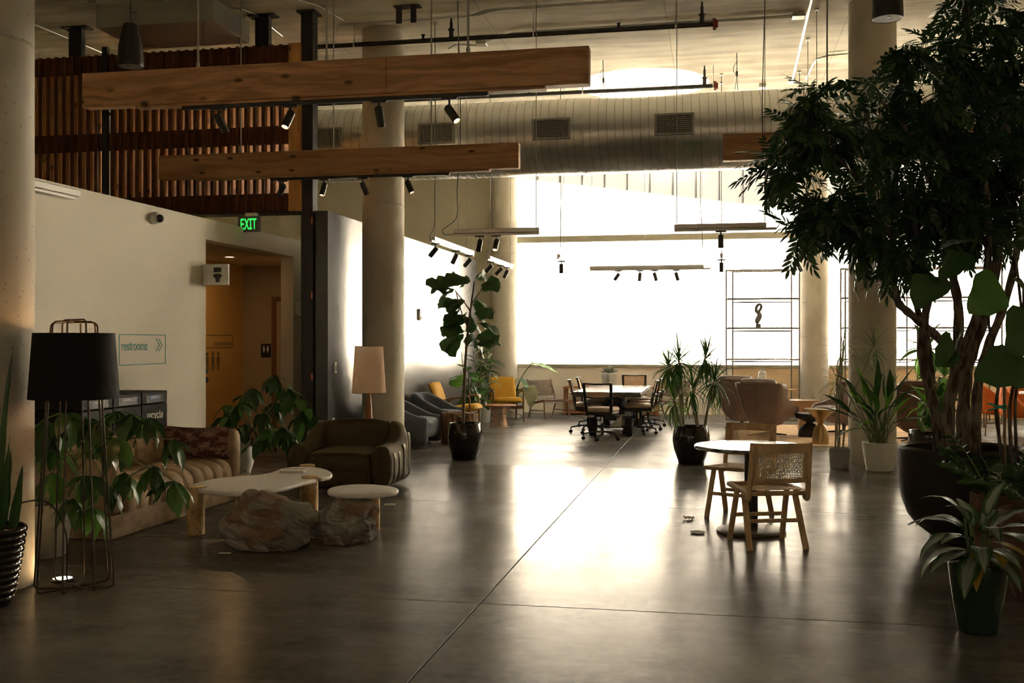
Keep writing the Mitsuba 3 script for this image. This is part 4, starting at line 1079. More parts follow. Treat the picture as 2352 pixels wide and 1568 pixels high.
def pouf(label, loc, sx, sy, h, seed, feats, rz=0):
    v, f = ball((0, 0, 0), 1.0, 5)
    d = v.copy()
    r = np.ones(len(v))
    rid = 1 - 2 * np.abs(meshkit.fbm(d * 1.3 + seed, 3, seed) - .5)
    r += .30 * (rid - .8) + .16 * (meshkit.fbm(d * 1.7 + seed * 3, 3, seed + 5) - .5) - .10 * np.exp(-((meshkit.noise(d * 1.9 + 7, seed + 9) - .5) / .05) ** 2)
    for (a, e, amp, wd) in feats:
        u = np.array([math.cos(math.radians(a)) * math.cos(math.radians(e)), math.sin(math.radians(a)) * math.cos(math.radians(e)), math.sin(math.radians(e))])
        r += amp * np.exp((d @ u - 1) / wd)
    p = np.sign(d) * np.abs(d) ** .86 * r[:, None] * np.array([sx, sy, h * .62])
    p[:, 2] += h * .42
    p[:, 2] = np.where(p[:, 2] < .012, .004 + .1 * np.maximum(p[:, 2], 0) , p[:, 2])
    return single('pouf', (p, f), M_('boulder_fabric'), label, 'pouf', True, loc, rz)
pouf('larger crumpled boulder patterned fabric pouf in front of the coffee table', (-3.43, 7.66, 0), .345, .30, .36, 3, ((150, 62, .34, .10), (20, 45, .16, .08), (205, 10, .10, .1), (300, 35, -.22, .10), (250, 30, -.12, .08)))
pouf('smaller crumpled boulder patterned fabric pouf under the white side table', (-2.94, 7.98, 0), .245, .25, .31, 6, ((30, 40, .16, .1), (160, 30, .10, .1), (270, 25, -.16, .07)))
single('fabric_tag', box(.09, .035, .002, (0, 0, .002), .0005), M_('paper'), 'small white care tag on the floor at the larger pouf', 'tag', loc=(-3.66, 7.33, 0), rz=15)
fb = Thing('floor_outlet_box', 'thin metal floor box lying beyond the small white table', 'floor box', (-3.14, 9.75, 0), 12)
fb.add('plate', box(.11, .07, .006, (0, 0, .004), .002), M_('grey_trim'))
fb.add('flap', xf(box(.10, .06, .004, (0, .03, 0), .001), T().translate([0, -.03, .010]).rotate([1, 0, 0], 10)), M_('aluminium'))

# armchair
def superring(c, nrm, w, z0, z1, n=28, e=2.6):
    a = np.linspace(0, 2 * np.pi, n, endpoint=False)
    co, si = np.cos(a), np.sin(a)
    u = np.sign(co) * np.abs(co) ** (2 / e) * w / 2
    z = (z0 + z1) / 2 + np.sign(si) * np.abs(si) ** (2 / e) * (z1 - z0) / 2
    return np.stack([c[0] + nrm[0] * u, c[1] + nrm[1] * u, z], 1)
def wrap_shell(half, front, back, w, hfun, z0, taper=None, n=44, corner=.30, e=2.6):
    """Arms and back of a tub chair in one padded band round a U from the left arm's front to the right's."""
    path = [(-half, y) for y in np.linspace(-front, back - corner, 9)] + [(-half + corner - corner * math.cos(q), back - corner + corner * math.sin(q)) for q in np.linspace(.2, math.pi / 2, 8)]
    path += [(x, back) for x in np.linspace(-half + corner, half - corner, 9)[1:-1]]
    path += [(-x, y) for x, y in path[:17][::-1]]
    path = np.array(path)
    d = np.gradient(path, axis=0); d /= np.linalg.norm(d, axis=1, keepdims=True)
    nr = np.stack([d[:, 1], -d[:, 0]], 1)
    rings = []
    k = len(path)
    for i in range(k):
        h = hfun(path[i])
        rings.append((path[i], nr[i], w if taper is None else taper(path[i], w), z0, h))
    out = []
    def cap(i, sgn):
        c, nn, ww, a, b = rings[i]
        res = []
        for q in np.linspace(0, math.pi / 2, 5)[1:]:
            s = math.cos(q)
            m = (a + b) / 2
            res.append(superring(c + d[i] * sgn * ww * .30 * math.sin(q), nn, max(ww * s, .004), m - (b - a) / 2 * (.55 + .45 * s) * (1 if s > .02 else .6), m + (b - a) / 2 * (.55 + .45 * s) * (1 if s > .02 else .6), e=e))
        return res
    out = cap(0, -1)[::-1] + [superring(*r_, e=e) for r_ in rings] + cap(k - 1, 1)
    return loft(out)
ac = Thing('armchair', 'deep olive brown velvet armchair with chrome tubes down its sides', 'armchair', (-4.02, 11.12, 0), 0)
def hh(p):
    t = np.clip((p[1] + .12) / .42, 0, 1)
    return .485 + .205 * t * t * (3 - 2 * t)
ac.add('shell', wrap_shell(.475, .40, .43, .245, hh, .035, None, corner=.30), M_('olive_velvet'), True)
ac.add('seat_cushion', soft(.72, .80, .26, .10, 14, .03), M_('olive_velvet'), True, M=T().translate([0, -.06, .275]))
ac.add('back_cushion', xf(soft(.72, .20, .42, .09, 14, .03), T().translate([0, .25, .49]).rotate([1, 0, 0], -10)), M_('olive_velvet'), True)
ac.add('front_rail', rbox(.74, .10, .22, .04, (0, -.42, .145)), M_('olive_velvet'))
ac.add('plinth', rbox(.85, .75, .04, .01, (0, 0, .021)), M_('dark_steel'))
for s in (-1, 1):
    for j, y in enumerate((-.30, -.13, .04, .21)):
        for dy in (-.013, .013):
            pts = [(s * .590, y + dy, hh((0, y)) - .09), (s * .604, y + dy, hh((0, y)) - .16), (s * .606, y + dy, .20), (s * .600, y + dy, .13), (s * .57, y + dy, .08), (s * .52, y + dy, .05)]
            ac.add('side_tube', tube(spline(pts, 4), .0105, 8), M_('chrome'), label='polished side tube')

# table lamp behind it on its own small table
tb = Thing('lamp_table', 'small dark round table hidden behind the olive armchair', 'table', (-4.21, 12.25, 0))
tb.add('top', cyl(.2, .44, .465, 36), M_('walnut'))
tb.add('pedestal', lathe([(0, .015), (.03, .015), (.022, .2), (.035, .44), (0, .44)], 20), M_('walnut'))
tb.add('foot', cyl(.15, 0, .018, 32), M_('walnut'))
tl = Thing('table_lamp', 'cream drum shade table lamp with a tapering wood stem behind the armchair', 'lamp', (-4.21, 12.25, .466))
tl.add('stem', lathe([(0, 0), (.062, 0), (.064, .012), (.05, .12), (.022, .48), (.016, .56), (0, .56)], 28), M_('cherry_wood'), 40)
tl.add('shade', lathe([(.208, .505), (.172, 1.075)], 56), M_('shade_linen'), True)
for r_, z_ in ((.208, .505), (.172, 1.075)):
    tl.add('shade_trim', mv(tube([(r_ * math.cos(q), r_ * math.sin(q), z_) for q in np.linspace(0, 2 * np.pi, 56, endpoint=False)], .004, 6, closed=True)), M_('cherry_wood'))
tl.add('harp', cat(tube([(0, 0, .55), (0, 0, 1.06)], .004, 6), tube([(-.172, 0, 1.07), (.172, 0, 1.07)], .003, 6)), M_('bronze'))
# ---------------------------------------------------------------- seating along the black partition
pr('slate_velvet', (0.085, 0.092, 0.105), 0.75, 0.2, sheen=0.9, sheen_tint=0.4)
pr('mustard_velvet', (0.50, 0.27, 0.028), 0.7, 0.25, sheen=0.6, sheen_tint=0.7)
pr('teak', (0.19, 0.095, 0.042), 0.42, 0.4)
pr('leather_woven', (0.20, 0.145, 0.10), 0.55, 0.4)
pr('copper_wire', (0.55, 0.34, 0.19), 0.35, 0.5, metallic=0.8)
def log_col(p, n, uv):
    a = fbm(p.x * 30, p.y * 30, p.z * 3.5, 3)
    return mix((0.09, 0.042, 0.02), (0.36, 0.21, 0.11), smoothstep(.3, .72, a))
pr('log_wood', proc(log_col), 0.7, 0.25)
pr('white_ceramic', (0.66, 0.64, 0.58), 0.35, 0.4)
pr('stone_grey', (0.40, 0.39, 0.37), 0.7, 0.2)
pr('cane', (0.50, 0.31, 0.15), 0.6, 0.3)
pr('cane_light', (0.62, 0.46, 0.27), 0.6, 0.3)
pr('black_lacquer', (0.014, 0.012, 0.010), 0.3, 0.5)
pr('seat_leather', (0.40, 0.29, 0.21), 0.5, 0.4)
def marble_col(p, n, uv):
    v = dr.abs(fbm(p.x * 3 + 2, p.y * 3, 1, 4) - .5)
    return mix((0.30, 0.33, 0.31), (0.055, 0.065, 0.06), smoothstep(.0, .12, v))
pr('dark_marble', proc(marble_col), 0.12, 0.5)
pr('table_edge', (0.10, 0.075, 0.055), 0.5, 0.4)
pr('rubber', (0.02, 0.018, 0.016), 0.8, 0.2)
pr('blush_leather', (0.205, 0.143, 0.115), 0.45, 0.4)
pr('brown_leather', (0.085, 0.042, 0.028), 0.45, 0.4)
pr('brass', (0.36, 0.245, 0.115), 0.26, 0.5, metallic=1.0)
pr('aged_brass', (0.33, 0.215, 0.12), 0.38, 0.5, metallic=0.8)
pr('black_stone', (0.022, 0.020, 0.018), 0.6, 0.3)
pr('rug', proc(blotch((0.50, 0.36, 0.24), (0.62, 0.47, 0.33), 9)), 0.95, 0.1)
pr('shelf_metal', (0.15, 0.125, 0.09), 0.42, 0.5)
pr('shelf_wood', (0.50, 0.30, 0.14), 0.5, 0.35)
pr('bronze_grey', (0.13, 0.13, 0.11), 0.5, 0.4)
pr('orange_velvet', (0.52, 0.13, 0.025), 0.7, 0.25, sheen=0.6, sheen_tint=0.6)
pr('dark_leather', (0.045, 0.032, 0.024), 0.5, 0.4)
pr('black_glaze', (0.008, 0.007, 0.006), 0.08, 0.7)

tub = Thing('tub_chair', 'slate blue velvet tub chair half hidden behind the concrete column, nearer one', 'armchair', (-4.64, 15.36, 0), 90, 'slate blue tub chairs')
def hh2(p):
    t = np.clip((p[1] + .30) / .55, 0, 1)
    return .47 + .265 * t ** 1.2
tub.add('shell', wrap_shell(.36, .36, .36, .14, hh2, .05, None, corner=.34, e=3.2), M_('slate_velvet'), True)
tub.add('seat_cushion', soft(.62, .70, .28, .09, 12, .02), M_('slate_velvet'), True, M=T().translate([0, -.05, .30]))
for k in range(9):
    q = math.radians(25 + 130 * k / 8)
    x, y = .30 * math.cos(q), .02 + .30 * math.sin(q)
    tub.add('pleat', tube([(x, y, .44), (x * 1.0, y, hh2((0, y)) - .06)], .010, 5), M_('slate_velvet'))
tub.add('plinth', cyl(.34, .0, .05, 40), M_('dark_steel'))
tub.dup('slate blue velvet tub chair with pleated inner back, farther one of two', (-4.68, 17.05, 0), 84)

ang = np.linspace(0, 2 * np.pi, 60, endpoint=False)
def stump_ring(z, s):
    r = .265 * s * (1 + .07 * np.cos(2 * ang + 1) + .05 * np.cos(5 * ang + 2) + .03 * np.cos(9 * ang) + .018 * np.cos(17 * ang + 1))
    return np.stack([r * np.cos(ang), r * np.sin(ang), np.full_like(ang, z)], 1)
sp_ = Thing('stump_table', 'rough tree stump side table in front of the tub chairs', 'table', (-4.0, 15.95, 0))
sp_.add('trunk', loft([stump_ring(z, s) for z, s in ((.0, .97), (.01, 1.0), (.12, 1.02), (.25, .97), (.38, .99), (.47, 1.0), (.484, .985))]), M_('log_wood'), 40)
sp_.add('top_rings', cat([mv(tube([(r_ * math.cos(q), r_ * math.sin(q) * .95, .485) for q in np.linspace(0, 2 * np.pi, 40, endpoint=False)], .003, 4, closed=True)) for r_ in (.05, .10, .15, .20)]), M_('log_wood'), kind='stuff')

# black glazed pots
POT = [(.150, .012), (.165, .022), (.19, .09), (.225, .20), (.242, .30), (.238, .38), (.22, .45), (.208, .485), (.212, .492)]
fig = potted('fiddle_leaf_fig', 'tall fiddle leaf fig tree with one bare trunk in a glossy black pot', 'plant', (-3.38, 13.81, 0), POT, M_('black_glaze'), .016, .03, (.185, .035))
FL = [leaf(.30, .21, 'fiddle', .5, .25, 8, .012, k) for k in (1, 2)] + [leaf(.26, .18, 'fiddle', .8, .35, 8, .016, 3)]
o = np.array([-3.38, 13.81, 0])
tr = np.array([(-3.40, 13.80, .44), (-3.39, 13.8, .91), (-3.36, 13.81, 1.51), (-3.31, 13.82, 1.98), (-3.28, 13.83, 2.22), (-3.25, 13.83, 2.42)]) - o
fig.add('trunk', tube(spline(tr, 6), np.linspace(.023, .009, 31), 10), M_('stem_brown'))
for pts in (((-3.33, 13.82, 1.75), (-3.42, 13.78, 2.0), (-3.50, 13.76, 2.3)), ((-3.29, 13.82, 2.1), (-3.2, 13.85, 2.25), (-3.13, 13.87, 2.35)), ((-3.30, 13.82, 2.0), (-3.40, 13.8, 2.15), (-3.50, 13.77, 2.28))):
    fig.add('branch', tube(spline(np.array(pts) - o, 6), np.linspace(.010, .006, 13), 7), M_('stem_brown'))
r_ = np.random.default_rng(4)
fl = [(-3.60, 13.75, 2.30), (-3.51, 13.78, 2.40), (-3.47, 13.79, 2.36), (-3.62, 13.75, 2.24), (-3.32, 13.82, 2.42), (-3.24, 13.84, 2.46), (-3.17, 13.86, 2.36), (-3.15, 13.86, 2.28), (-3.43, 13.79, 2.12), (-3.47, 13.77, 2.02), (-3.38, 13.8, 2.16), (-3.28, 13.83, 2.1), (-3.22, 13.85, 2.0), (-3.20, 13.86, 1.85), (-3.45, 13.78, 1.84), (-3.47, 13.77, 1.70), (-3.39, 13.8, 1.74), (-3.30, 13.83, 1.71), (-3.24, 13.86, 1.64), (-3.26, 13.84, 1.86), (-3.25, 13.87, 1.56), (-3.37, 13.81, 1.92), (-3.23, 13.85, 2.16), (-3.36, 13.75, 1.62), (-3.34, 13.9, 1.95), (-3.33, 13.72, 2.0)]
fl += [tuple(np.array(p) + r_.uniform(-.05, .05, 3) + [0, -.04, -.04]) for p in fl[::2]]
for k, p in enumerate(fl):
    p = np.array(p) - o
    ax = np.array([float(np.interp(p[2], tr[:, 2], tr[:, 0])), 0])
    az = math.degrees(math.atan2(p[1] - .0 + r_.uniform(-.12, .12), p[0] - ax[0]))
    fig.add('leaf', FL[k % 3], M_('leaf_dark'), True, M=aim(p, az, r_.uniform(-50, 20) if k > 7 else r_.uniform(-20, 50), (55 if math.cos(math.radians(az)) > 0 else -55) + r_.uniform(-35, 35), r_.uniform(.9, 1.2)))
for az, el in ((160, 25), (20, 35)):
    fig.add('leaf', leaf(.09, .07, 'round', .3, .3, 6), M_('leaf_mid'), True, M=aim((-.03, 0, .56), az, el))

# plants against the partition
def bush(name, label, loc, stems, leaves, mats, seed, pot, potmat, size=(.8, 1.15), el=(-55, 30), per=5):
    t = potted(name, label, 'plant', loc, pot, M_(potmat), .012, .04)
    r = np.random.default_rng(seed)
    for s in stems:
        b_, tip = np.array(s[0], float), np.array(s[1], float)
        m = (b_ + tip) / 2 + np.array([r.uniform(-.04, .04), r.uniform(-.04, .04), 0])
        P = spline([b_, m, tip], 8)
        t.add('stem', tube(P, np.linspace(.012, .006, len(P)), 6), M_('stem_brown'))
        for j in range(per):
            k = int(len(P) * (.25 + .75 * j / per))
            t.add('leaf', leaves[r.integers(len(leaves))], M_(mats[r.integers(len(mats))]), True, M=aim(P[min(k, len(P) - 1)], r.uniform(0, 360), r.uniform(*el), r.uniform(-30, 30), r.uniform(*size)))
    return t
P1 = [(.13, 0), (.14, .01), (.17, .30), (.175, .34)]
B1 = [leaf(.30, .19, 'fiddle', .6, .3, 8, .01, k) for k in (5, 6)]
bush('leafy_fig', 'broad leafed bright fig bush behind the fiddle leaf trunk by the black wall', (-4.50, 18.95, 0), [((0, 0, .3), (-.20, -.02, 1.40)), ((.03, 0, .3), (.22, -.1, 1.42)), ((0, .02, .3), (-.22, .0, 1.05)), ((.02, 0, .3), (.25, -.05, 1.0)), ((0, 0, .3), (.02, -.15, .9)), ((0, 0, .3), (-.05, -.05, 1.25))], B1, ('leaf_mid', 'leaf_mid', 'leaf_bright', 'leaf_dark'), 3, P1, 'white_ceramic', per=6)
B2 = [leaf(.38, .07, 'lance', 1.5, .3, 8, 0, k) for k in (7, 8)] + [leaf(.36, .06, 'lance', 1.1, .3, 8)]
bush('corn_plant', 'dense dark plant of long drooping leaves against the black wall', (-4.55, 20.05, 0), [((0, 0, .3), (-.12, .0, 1.75)), ((.03, 0, .3), (.12, .1, 1.65)), ((0, .02, .3), (-.15, -.2, 1.4)), ((.02, 0, .3), (.25, -.05, 1.5)), ((0, 0, .3), (.1, -.25, 1.2)), ((0, 0, .3), (.0, .15, 1.0))], B2, ('leaf_dark', 'leaf_dark', 'leaf_mid', 'leaf_pale'), 9, P1, 'stone_grey', el=(0, 60), per=13)
sp2 = potted('small_plant', 'small white pot with upright green shoots beside the mustard chair back', 'plant', (-4.86, 21.25, .32), [(.09, 0), (.10, .01), (.12, .17), (.122, .185)], M_('white_ceramic'), .01, .03)
for k, (a, e, L_) in enumerate(((20, 82, .30), (140, 75, .26), (260, 70, .22), (320, 60, .3), (90, 66, .22), (200, 78, .28))):
    sp2.add('leaf', leaf(L_, .05, 'strap', .3, .4, 6), M_('leaf_mid'), True, M=aim((.02 * math.cos(k), .02 * math.sin(k), .155), a, e))
std = Thing('plant_stand', 'low pale plinth under the small white pot', 'stand', (-4.86, 21.25, 0))
std.add('block', rbox(.26, .26, .318, .01, (0, 0, .16)), M_('white_ceramic'))

def lounge_frame(t, w, d, mats, back_h, arm=True):
    pass
mc = Thing('lounge_chair', 'mustard yellow channelled lounge chair facing out by the far column', 'armchair', (-4.20, 20.6, 0), 22, 'mustard lounge chairs')
w, dpt = .60, .78
ch = [(0.30, .06)]
prof = spline([(-.40, .40, 0), (-.36, .44, 0), (-.1, .415, 0), (.20, .36, 0), (.255, .40, 0), (.30, .58, 0), (.38, .80, 0), (.42, .86, 0)], 7)[:, :2]
def cushion(prof, half, th, pitch, nx=20):
    P = np.asarray(prof); d = np.gradient(P, axis=0); d /= np.linalg.norm(d, axis=1, keepdims=True)
    s = np.concatenate([[0], np.cumsum(np.linalg.norm(np.diff(P, axis=0), axis=1))])
    nrm = np.stack([-d[:, 1], d[:, 0]], 1)
    xs = np.sin(np.linspace(-1, 1, nx) * np.pi / 2) * half
    ph = np.abs((s / pitch) % 1 - .5) * 2
    g = -.012 * np.clip((ph - .8) / .2, 0, 1)
    edge = (1 - (np.abs(xs) / half) ** 8)
    e2 = 1 - (np.abs(2 * s / s[-1] - 1)) ** 14
    up = (th / 2) * edge[None] * e2[:, None] ** .5 + g[:, None] * edge[None]
    dn = -(th / 2) * edge[None] * e2[:, None] ** .5
    def surf(o):
        return np.stack([np.broadcast_to(xs, o.shape), P[:, None, 0] + nrm[:, None, 0] * o, P[:, None, 1] + nrm[:, None, 1] * o], -1)
    a, b = sheet(surf(up)), sheet(surf(dn))
    return cat((a[0], a[1][:, ::-1]), b)
i_ = int(np.argmin(np.abs(prof[:, 0] - .22) + np.abs(prof[:, 1] - .38)))
mc.add('seat_cushion', cushion(prof[:i_], w / 2 - .03, .13, .16), M_('mustard_velvet'), True)
mc.add('back_cushion', cushion(prof[i_:], w / 2 - .03, .12, .115), M_('mustard_velvet'), True)
for s in (-1, 1):
    x = s * w / 2
    mc.add('front_leg', tube([(x, -.36, 0), (x, -.34, .36), (x, -.335, .60)], [.012, .019, .016], 10), M_('teak'))
    mc.add('back_leg', tube([(x, .46, 0), (x, .36, .3), (x, .33, .45)], [.012, .018, .016], 10), M_('teak'))
    mc.add('armrest', tube(spline([(x, -.335, .58), (x, -.325, .625), (x, -.27, .64), (x, -.05, .605), (x, .15, .56), (x, .33, .44)], 6), .017, 8), M_('teak'))
    mc.add('side_rail', bar((x, -.33, .30), (x, .36, .26), .022, .05, .004), M_('teak'))
mc.add('front_rail', bar((-w / 2, -.33, .29), (w / 2, -.33, .29), .022, .05, .004), M_('teak'))
mc.add('back_rail', bar((-w / 2, .34, .28), (w / 2, .34, .28), .022, .05, .004), M_('teak'))
mc.dup('mustard yellow lounge chair seen from the side behind the tub chair', (-4.57, 18.0, 0), 88)

wt = Thing('wire_table', 'round wood top side table on a flared copper wire base', 'table', (-4.02, 19.15, 0))
wt.add('top', lathe([(0, .385), (.27, .387), (.305, .398), (.31, .408), (.305, .414), (0, .415)], 56), M_('cherry_wood'), 40)
for k in range(48):
    a0, a1 = 2 * np.pi * k / 48, 2 * np.pi * (k / 48 + .09)
    pts = [((r1 * math.cos(a0 + (a1 - a0) * t)), (r1 * math.sin(a0 + (a1 - a0) * t)), z) for t, z, r1 in ((0, .005, .19), (.3, .10, .14), (.5, .20, .115), (.7, .29, .14), (1, .384, .22))]
    wt.add('wire', tube(spline(pts, 3), .0032, 4), M_('copper_wire'))
for z, r1 in ((.008, .19), (.20, .115), (.375, .21)):
    wt.add('hoop', mv(tube([(r1 * math.cos(q), r1 * math.sin(q), z) for q in np.linspace(0, 2 * np.pi, 40, endpoint=False)], .004, 5, closed=True)), M_('copper_wire'))

# elephant ear by the column
def ear(L, W, seed=0):
    t = np.linspace(0, 1, 15)
    w = np.interp(t, [0, .08, .3, .55, .8, 1], [.35, .75, 1, .82, .45, 0.02]) * W / 2
    w = w * (1 + .10 * np.abs(np.sin(t * 20)))
    ang = -.55 * t
    x = (t - .12) * L
    z = -.30 * L * t ** 2
    return sheet(np.stack([np.stack([x - .06 * L * abs(s) * (t < .2), s * w, z + .18 * w * abs(s) - .10 * w * s * s + .01 * np.sin(22 * t) * abs(s)], 1) for s in (-1, -.5, 0, .5, 1)], 1))
al = potted('elephant_ear', 'elephant ear plant with one large bright scalloped leaf in a white textured pot', 'plant', (-4.20, 21.55, 0), [(.14, 0), (.15, .01), (.185, .25), (.18, .42), (.165, .47), (.168, .48)], M_('white_ceramic'), .014, .05)
for k in range(60):
    a, z = k * 2.39996, .06 + .36 * ((k * .618) % 1)
    rr_ = float(np.interp(z, [0, .01, .25, .42, .47], [.14, .15, .185, .18, .165]))
    al.add('dimple', ball((rr_ * math.cos(a), rr_ * math.sin(a), z), .016, 1, (1, 1, 1.4)), M_('white_ceramic'), True, parent=al.pot)
for (tx, ty, tz, s, az, el, m) in ((.42, -.05, 1.13, .62, 0, -2, 'leaf_bright'), (-.45, -.1, .82, .30, 190, -20, 'leaf_mid'), (-.12, -.1, .86, .32, 20, -25, 'leaf_pale'), (.05, -.1, .80, .30, 200, -30, 'leaf_bright'), (.18, -.15, .80, .28, 340, -35, 'leaf_mid'), (.36, -.12, .62, .46, 300, -75, 'leaf_pale'), (.30, .05, .68, .36, 20, -45, 'leaf_bright'), (-.25, .1, .72, .30, 150, -30, 'leaf_mid'), (.12, -.15, .58, .26, 230, -40, 'leaf_mid')):
    al.add('stalk', tube(spline([(0, 0, .42), (tx * .35, ty * .4, .42 + (tz - .42) * .6), (tx * .85, ty, tz - .02), (tx, ty, tz)], 5), np.linspace(.013, .006, 16), 6), M_('stem_green'))
    al.add('leaf', ear(s, s * .62), M_(m), True, M=aim((tx, ty, tz), az, el, 5))

# woven leather chairs
wc = Thing('woven_chair', 'low teak chair with woven brown leather seat and back by the window wall', 'chair', (-3.48, 21.6, 0), 40, 'woven leather chairs')
for s in (-1, 1):
    x = s * .29
    wc.add('front_leg', tube([(x, -.33, 0), (x * .97, -.28, .40)], [.011, .018], 8), M_('teak'))
    wc.add('back_post', tube([(x, .36, 0), (x, .20, .33), (x, .28, .55), (x, .42, .80)], [.011, .018, .018, .012], 8), M_('teak'))
    wc.add('seat_rail', bar((x, -.29, .385), (x, .22, .30), .025, .045, .005), M_('teak'))
    wc.add('stretcher', tube([(x, -.31, .17), (x, .28, .16)], .010, 8), M_('teak'))
wc.add('front_rail', bar((-.29, -.29, .38), (.29, -.29, .38), .025, .04, .005), M_('teak'))
def weave(w_, h_, n, m):
    P = []
    for i in range(n):
        x = -w_ / 2 + w_ * (i + .5) / n
        t = np.linspace(0, 1, 2 * m + 1)
        P.append(sheet(np.stack([np.stack([np.full_like(t, x + s * w_ / n * .36), .006 * np.sin(t * np.pi * m + i * np.pi), h_ * (t - .5)], 1) for s in (-1, 1)], 1)))
    for j in range(m):
        z = -h_ / 2 + h_ * (j + .5) / m
        t = np.linspace(0, 1, 2 * n + 1)
        P.append(sheet(np.stack([np.stack([w_ * (t - .5), -.006 * np.sin(t * np.pi * n + j * np.pi), np.full_like(t, z + s * h_ / m * .36)], 1) for s in (-1, 1)], 1)))
    return cat(P)
wv = weave(.56, .36, 12, 9)
wc.add('woven_back', xf(wv, T().translate([0, .33, .62]).rotate([1, 0, 0], -28)), M_('leather_woven'), kind='stuff')
wc.add('woven_seat', xf(weave(.56, .50, 12, 11), T().translate([0, -.03, .365]).rotate([1, 0, 0], -80)), M_('leather_woven'), kind='stuff')
wc.dup('low woven leather chair half hidden behind the spiky plant, right of the meeting table', (-1.0, 21.75, 0), -25)

# bench along the window wall
bn = Thing('bench', 'long low wooden bench along the wall under the window', 'bench', (-2.3, 22.86, 0))
bn.add('top', box(2.1, .42, .035, (0, 0, .595), .004), M_('cherry_wood'))
bn.add('shelf', box(2.0, .36, .025, (0, 0, .28), .004), M_('cherry_wood'))
bn.add('base_board', box(2.0, .36, .03, (0, 0, .045), .004), M_('cherry_wood'))
for x in (-1.0, -.35, .35, 1.0):
    bn.add('upright', box(.05, .38, .575, (x, 0, .289), .004), M_('cherry_wood'))
bn.add('power_strip', box(.5, .06, .04, (-.45, -.13, .082), .005), M_('black_ink'))
single('power_cord', tube(spline([(-3.15, 22.55, .01), (-3.05, 22.3, .006), (-2.75, 21.6, .006), (-2.35, 20.4, .006), (-2.25, 19.6, .006)], 8), .006, 5), M_('lamp_black'), 'thin black power cord on the floor from the bench to the meeting table', 'cord')

lp = potted('lamb_ear_plant', 'fuzzy grey leafed plant in a pale fluted pot on the wooden bench', 'plant', (-2.34, 22.80, .6135), [(.10, 0), (.11, .008), (.155, .20), (.158, .285), (.150, .295)], M_('white_ceramic'), .012, .04)
for k in range(28):
    a = 2 * np.pi * k / 28
    lp.add('flute', tube([(.112 * math.cos(a), .112 * math.sin(a), .012), (.155 * math.cos(a), .155 * math.sin(a), .20), (.157 * math.cos(a), .157 * math.sin(a), .28)], .009, 5), M_('white_ceramic'), True, parent=lp.pot)
LL = [leaf(.17, .075, 'round', .3, .35, 6), leaf(.15, .065, 'oval_tip', .5, .3, 6)]
r_ = np.random.default_rng(12)
for k in range(44):
    rad = r_.uniform(0, .10); a = r_.uniform(0, 360)
    lp.add('leaf', LL[k % 2], M_('leaf_sage'), True, M=aim((rad * math.cos(math.radians(a)), rad * math.sin(math.radians(a)), .27 + r_.uniform(0, .07)), a + r_.uniform(-25, 25), 78 - 620 * rad + r_.uniform(-12, 20), r_.uniform(-30, 30), r_.uniform(.75, 1.1)))

# meeting table
mt = Thing('meeting_table', 'large dark rectangular meeting table on an old wheeled iron cart', 'table', (-1.84, 18.9, 0))
mt.add('top', box(1.14, 2.76, .028, (0, 0, .737), .003), M_('dark_marble'))
mt.add('apron', cat(b2(-.57, .57, -1.38, -1.32, .665, .7225, .003), b2(-.57, .57, 1.32, 1.38, .665, .7225, .003), b2(-.57, -.51, -1.318, 1.318, .665, .7225, .003), b2(.51, .57, -1.318, 1.318, .665, .7225, .003)), M_('table_edge'))
mt.add('grommet', cyl(.045, .7515, .757, 20, (.0, -.35)), M_('black_ink'))
for y in (-1.15, 1.1):
    for x in (-.26, .36):
        wh = mt.add('wheel', xf(lathe([(.05, -.065), (.12, -.065), (.152, -.05), (.157, -.02), (.157, .02), (.152, .05), (.12, .065), (.05, .065)], 36), T().translate([x, y, .157]).rotate([0, 1, 0], 90)), M_('rubber'), 40)
        mt.add('hub', xf(cyl(.055, -.07, .07, 20), T().translate([x, y, .157]).rotate([0, 1, 0], 90)), M_('dark_steel'), parent=wh)
    mt.add('axle', tube([(-.3, y, .157), (.42, y, .157)], .022, 10), M_('dark_steel'))
mt.add('cart_bed', rbox(.42, 1.9, .20, .02, (.05, 0, .34)), M_('dark_steel'))
mt.add('gear_box', cat(rbox(.30, .36, .18, .02, (.05, -.55, .50)), cyl(.09, .40, .62, 20, (.12, -.2)), tube(spline([(-.1, -.8, .45), (0, -.85, .6), (.15, -.8, .64), (.2, -.6, .58)], 5), .014, 6), tube([(.2, -.9, .42), (.02, -.95, .62)], .012, 6)), M_('dark_steel'))
for y in (-.7, .7):
    mt.add('pedestal', rbox(.20, .14, .25, .01, (.05, y, .55)), M_('dark_steel'))
fx = np.linspace(0, math.pi * .62, 10)
mt.add('fender', thick(np.stack([np.stack([np.full(2, 0) + np.array([.06, .30]), np.full(2, -1.15 + .20 * math.cos(q)), np.full(2, .157 + .20 * math.sin(q))], 1) for q in fx], 0) + np.array([.06, 0, 0]), .006), M_('stone_grey'))
mt.add('brake_plate', prism([(0, 0), (.22, .0), (.22, .20)], 0, .012), M_('stone_grey'), M=T().translate([.02, -1.24, .16]).rotate([1, 0, 0], 90))

